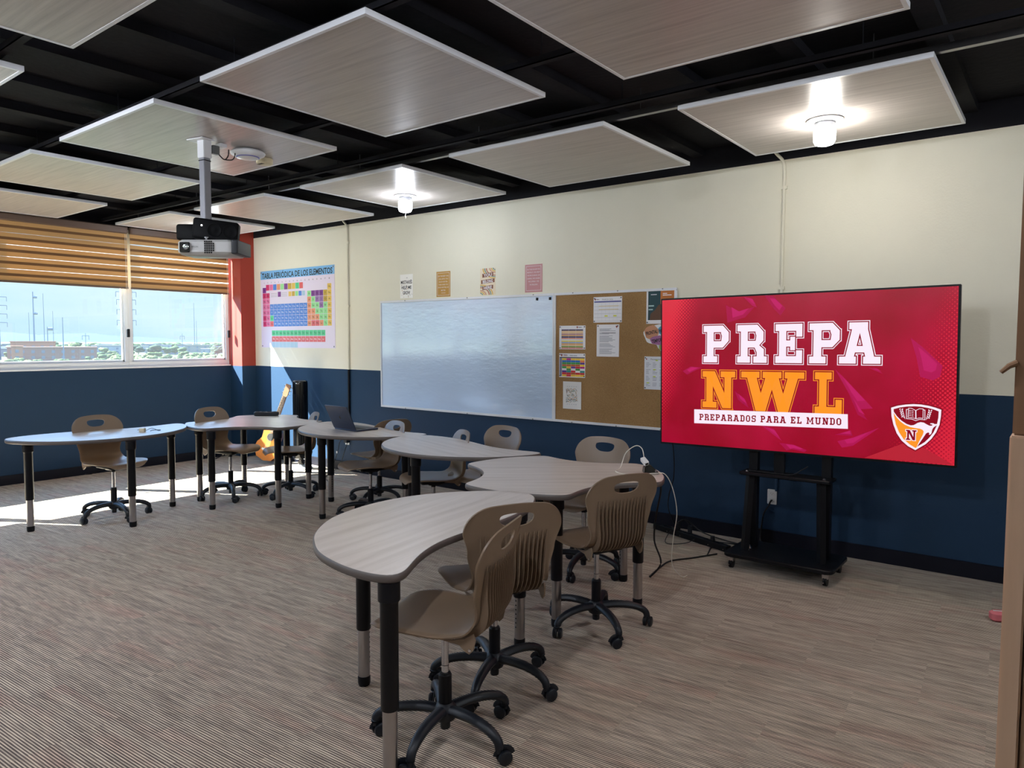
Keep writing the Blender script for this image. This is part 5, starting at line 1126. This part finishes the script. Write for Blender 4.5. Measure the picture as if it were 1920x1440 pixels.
# access point and smoke detector on panel B
t = thing('wireless_access_point', 'white round disc access point on the ceiling panel beside the projector pole', 'access point', (-4.60, 2.92, 2.90))
MB().lathe([(0.07, 0.0), (0.105, -0.010), (0.118, -0.022), (0.112, -0.034), (0.085, -0.048), (0.075, -0.052), (0.07, -0.056), (0.02, -0.058)], n=36).build('disc', M_white, t)
MB().lathe([(0.079, -0.0505), (0.077, -0.0535), (0.073, -0.0545)], n=36).build('ring', mat('ap_ring', (90, 90, 190), 0.3), t)
t = thing('smoke_detector', 'small cream smoke detector on the ceiling panel right of the access point', 'smoke detector', (-4.725, 3.135, 2.90))
MB().lathe([(0.058, 0.0), (0.060, -0.008), (0.058, -0.034), (0.050, -0.040), (0.0, -0.041)], n=28).build('body', mat('detector_cream', (222, 210, 176), 0.5), t)
k = MB()
for i in range(5): k.bbox((-0.03+i*0.013, -0.045, -0.0418), (-0.025+i*0.013, -0.02, -0.0405))
k.build('vents', M_hole, t, smooth=False)

# ------------------------------------------------------------------ cupboard at the right edge, pink pouch
cb = thing('wooden_cupboard', 'blurred wooden cupboard at the right edge of the photo', 'cupboard', (-0.0535, 1.05, 0))
M_maple = streak_mat('maple_board', [(196, 160, 132), (210, 176, 148), (220, 188, 160)], scale=(9, 9, 0.7), rough=0.5)
M_walnut = streak_mat('walnut_board', [(126, 92, 66), (142, 106, 78), (156, 118, 88)], scale=(9, 9, 0.7), rough=0.5)
MB().bbox((0.0, 0.0, 0.0), (0.022, 0.45, 1.462)).build('side_panel', M_maple, cb, smooth=False, bevel=0.002)
MB().bbox((0.024, 0.006, 0.06), (0.52, 0.024, 1.45)).build('lower_door', M_maple, cb, smooth=False, bevel=0.002)
MB().bbox((0.022, 0.026, 0.0), (0.54, 0.45, 1.462)).build('carcass', M_maple, cb, smooth=False)
MB().bbox((0.002, 0.01, 1.462), (0.54, 0.45, 2.3)).build('upper_cabinet', M_walnut, cb, smooth=False, bevel=0.002)
MB().sweep([(0.004, 0.012, 1.550), (-0.004, 0.010, 1.546), (-0.012, 0.008, 1.538)], [0.004, 0.0034, 0.0026], n=8).build('hook', M_walnut, cb)
t = thing('pencil_pouch', 'pink fabric pouch lying on the carpet at the right, half behind the cupboard', 'pouch', (-0.21, 4.86, 0), RAD(25))
MB().rbox((0, 0, 0.03), (0.20, 0.07, 0.055), 0.025, n=5).build('body', mat('pink_fabric', (206, 110, 116), 0.8, bump=0.3, bscale=300), t)
MB().bbox((-0.085, -0.004, 0.057), (0.085, 0.004, 0.060)).build('zipper', M_plate, t, smooth=False)

# ------------------------------------------------------------------ the city outside
GZ = -10.5
def far(az, d, z=0.0):
    a = RAD(az); return (d*math.sin(a), d*math.cos(a), z)
M_gr = mat('scrub_ground', (50, 58, 38), 0.95, var=0.3, vscale=0.05, spec=0.1)
g_ = MB(); g_.add([(-4000, -4000, GZ), (-12, -4000, GZ), (-12, 4000, GZ), (-4000, 4000, GZ)], [(0, 1, 2, 3)])
o = g_.build('ground_outside', M_gr, smooth=False); struct(o, 'scrubland beyond the windows')
h = MB(); top = []
for k in range(61):
    az = -110+k*1.5; hh = 55+40*math.sin(k*0.35)+20*math.sin(k*0.9+1)+12*math.sin(k*2.1); top.append((az, hh))
vs_ = []
for az, hh in top: vs_ += [far(az, 4200, GZ), far(az, 4600, hh*0.5+4), far(az, 5400, GZ)]
fs = []
for k in range(60):
    for q in range(2): fs.append((k*3+q, k*3+q+3, k*3+q+4, k*3+q+1))
struct(h.add(vs_, fs).build('distant_hills', mat('hill_haze_blue', (34, 46, 58), 0.95, spec=0.05)), 'hazy hills on the horizon')  # distance haze is put into the bluish hill colour
M_tree = [mat('tree_leaf_%s' % n, c_, 0.9, var=0.35, vscale=0.6, spec=0.1) for n, c_ in (('dark', (28, 42, 30)), ('mid', (42, 58, 32)), ('olive', (62, 74, 40)))]
M_bark = mat('bark', (90, 76, 60), 0.9)
def crown(seed, m):
    r_ = random.Random(seed); b = MB()
    for k in range(9):
        a = r_.uniform(0, 2*PI); rr = r_.uniform(0, 2.2); cz = r_.uniform(2.2, 5.0); R_ = r_.uniform(1.1, 2.0)
        prof_ = [(R_*math.sin(PI*i/5)*r_.uniform(0.85, 1.1)+0.01, -R_*math.cos(PI*i/5)*0.8) for i in range(6)]
        b.lathe(prof_, (rr*math.cos(a), rr*math.sin(a), cz), 7)
    b.v = [(x+r_.uniform(-0.25, 0.25), y+r_.uniform(-0.25, 0.25), z+r_.uniform(-0.25, 0.25)) for x, y, z in b.v]
    return b
protos = []
for i in range(3):
    t = thing('tree', '', 'tree', (0, 0, -500)); crown(i+3, None).build('crown', M_tree[i], t, ang=80); MB().cyl((0, 0, 0), (0, 0, 3.2), 0.22, 0.14, 6).build('trunk', M_bark, t); protos.append(t)
first = [True]*3
TL = ['distant dark green tree in the scrub beyond the windows', 'distant mid green tree in the scrub beyond the windows', 'distant olive green bush in the scrub beyond the windows']
r3 = random.Random(11)
SPOTS = []
def free(az, d, rad):
    x, y, _ = far(az, d)
    if any((x-a)**2+(y-b_)**2 < (rad+r_)**2 for a, b_, r_ in SPOTS): return False
    SPOTS.append((x, y, rad)); return True
for _a, _d, _r in ((-70.2, 480, 23), (-71.3, 500, 15), (-72.0, 462, 5), (-68.9, 480, 10)): free(_a, _d, _r)
HOUSES = []
while len(HOUSES) < 46:
    az = r3.uniform(-68 if len(HOUSES) % 2 else -74, -58.5); d = r3.uniform(620, 1150); w_ = r3.uniform(9, 24)
    if free(az, d, w_/2+3): HOUSES.append((az, d, w_))
for k in range(420):
    az = r3.uniform(-74.5, -58); d = 300+900*r3.random()**1.3; i = r3.choice((0, 0, 1, 1, 2)) if d > 550 else r3.choice((1, 2, 2, 2))
    if -73.5 < az < -68.5 and 420 < d < 530: d += 150
    if not free(az, d, 4.6 if d > 600 else 3.0): continue
    o = protos[i] if first[i] else copy_tree(protos[i]); first[i] = False
    s0_ = r3.uniform(0.6, 1.15)*(1.25 if d > 600 else 0.62); o.location = far(az, d, GZ); o.scale = (s0_*1.3, s0_*1.3, s0_); o.rotation_euler[2] = r3.uniform(0, 6.28)
    o['label'] = TL[i]; o['group'] = ('distant dark trees', 'distant mid green trees', 'distant olive bushes')[i]
M_wall_o = [mat('house_%s' % n, c_, 0.8) for n, c_ in (('white', (104, 106, 108)), ('cream', (96, 92, 86)), ('grey', (74, 80, 90)), ('orange', (122, 68, 40)), ('brown', (98, 54, 40)))]
M_win_o = mat('house_window', (60, 70, 84), 0.3)
def house(az, d, w_, dp, hgt, m, label, group=None, nwin=5):
    p = far(az, d, GZ); t = thing('building', label, 'building', p, RAD(-az), group)
    MB().bbox((-w_/2, -dp/2, 0), (w_/2, dp/2, hgt)).build('walls', m, t, smooth=False)
    MB().bbox((-w_/2-0.4, -dp/2-0.4, hgt), (w_/2+0.4, dp/2+0.4, hgt+0.5)).build('roof', m, t, smooth=False)
    b = MB()
    for k in range(nwin):
        x = -w_/2+(k+0.5)*w_/nwin
        for z in ([hgt*0.55] if hgt < 6 else [hgt*0.3, hgt*0.72]): b.bbox((x-0.8, -dp/2-0.1, z-0.8), (x+0.8, -dp/2, z+0.8))
    b.build('windows', M_win_o, t, smooth=False); return t
house(-70.2, 480, 42, 14, 7.5, M_wall_o[4], 'long brown-orange low building in the left window view', nwin=9)
house(-71.3, 510, 22, 12, 10.6, M_wall_o[3], 'taller orange block behind the long brown building outside', nwin=5)
house(-72.2, 462, 5, 6, 8.2, M_wall_o[3], 'small orange gatehouse at the left end of the brown building outside', nwin=1)
HL = 'small pale house on the skyline beyond the windows'
for az, d, w_ in HOUSES:
    house(az, d, w_, 10, r3.uniform(4, 7.5), M_wall_o[r3.choice((0, 0, 1, 2))], HL, 'pale houses on the skyline', nwin=3)
M_tow = mat('tower_steel', (74, 88, 102), 0.8, spec=0.1)
def mast(name, az, d, hgt, label, w_=0.5, arms=(), dish=()):
    t = thing(name, label, 'tower', far(az, d, GZ), RAD(-az)); MB().cyl((0, 0, 0), (0, 0, hgt), w_, w_*0.5, 6).build('mast', M_tow, t)
    for z, L_ in arms:
        MB().cyl((-L_, 0, z), (L_, 0, z), 0.22, n=5).build('crossarm', M_tow, t)
        b = MB(); b.cyl((-L_, 0, z), (-L_, 0, z-2.6), 0.16, n=5); b.cyl((L_, 0, z), (L_, 0, z-2.6), 0.16, n=5); b.build('insulators', M_tow, t)
    for z in dish: MB().cyl((0.4, -0.5, z), (3.2, -0.9, z), 1.1, n=10).build('dish_antenna', M_tow, t)
def azu(u): return math.degrees(math.atan((u-960)/FPX))-37.7
mast('radio_mast', azu(65), 800, 56, 'tallest lattice radio mast with dishes, left window view', 0.9, dish=(36, 51))
mast('radio_mast', azu(84), 900, 60, 'thin radio mast right of the dish mast outside', 0.5)
mast('radio_mast', azu(56), 900, 40, 'short thin radio mast left of the dish mast outside', 0.4)
mast('radio_mast', azu(101), 900, 42, 'thin radio mast fourth from the left outside', 0.4)
mast('utility_pole', azu(119), 420, 23, 'dark utility pole right of the radio masts outside', 0.35)
mast('flood_light_pole', azu(90), 600, 21, 'pole with a flood light head beside the thin mast outside', 0.5, dish=(19.5,))
mast('utility_pole', azu(161), 520, 16, 'short utility pole with a crossarm near the mullion outside', 0.3, arms=((14.5, 1.8),))
mast('power_pylon', azu(239), 420, 37, 'tall power pylon behind the window mullion', 0.6, arms=((36.5, 4.6), (32.5, 4.3), (27.5, 4.3), (22, 4.3)))
mast('power_pylon', azu(0), 520, 38, 'power pylon at the left edge of the window view', 0.6, arms=((37, 4), (32, 4), (27, 4), (22, 4)))
mast('radio_mast', azu(365), 900, 54, 'thin tall radio mast in the right window pane', 0.45)
mast('radio_mast', azu(369), 900, 34, 'shorter thin mast beside the one in the right window pane', 0.35)
mast('utility_pole', azu(342), 620, 17, 'small utility pole in the right window pane', 0.3, arms=((15, 1.5),))
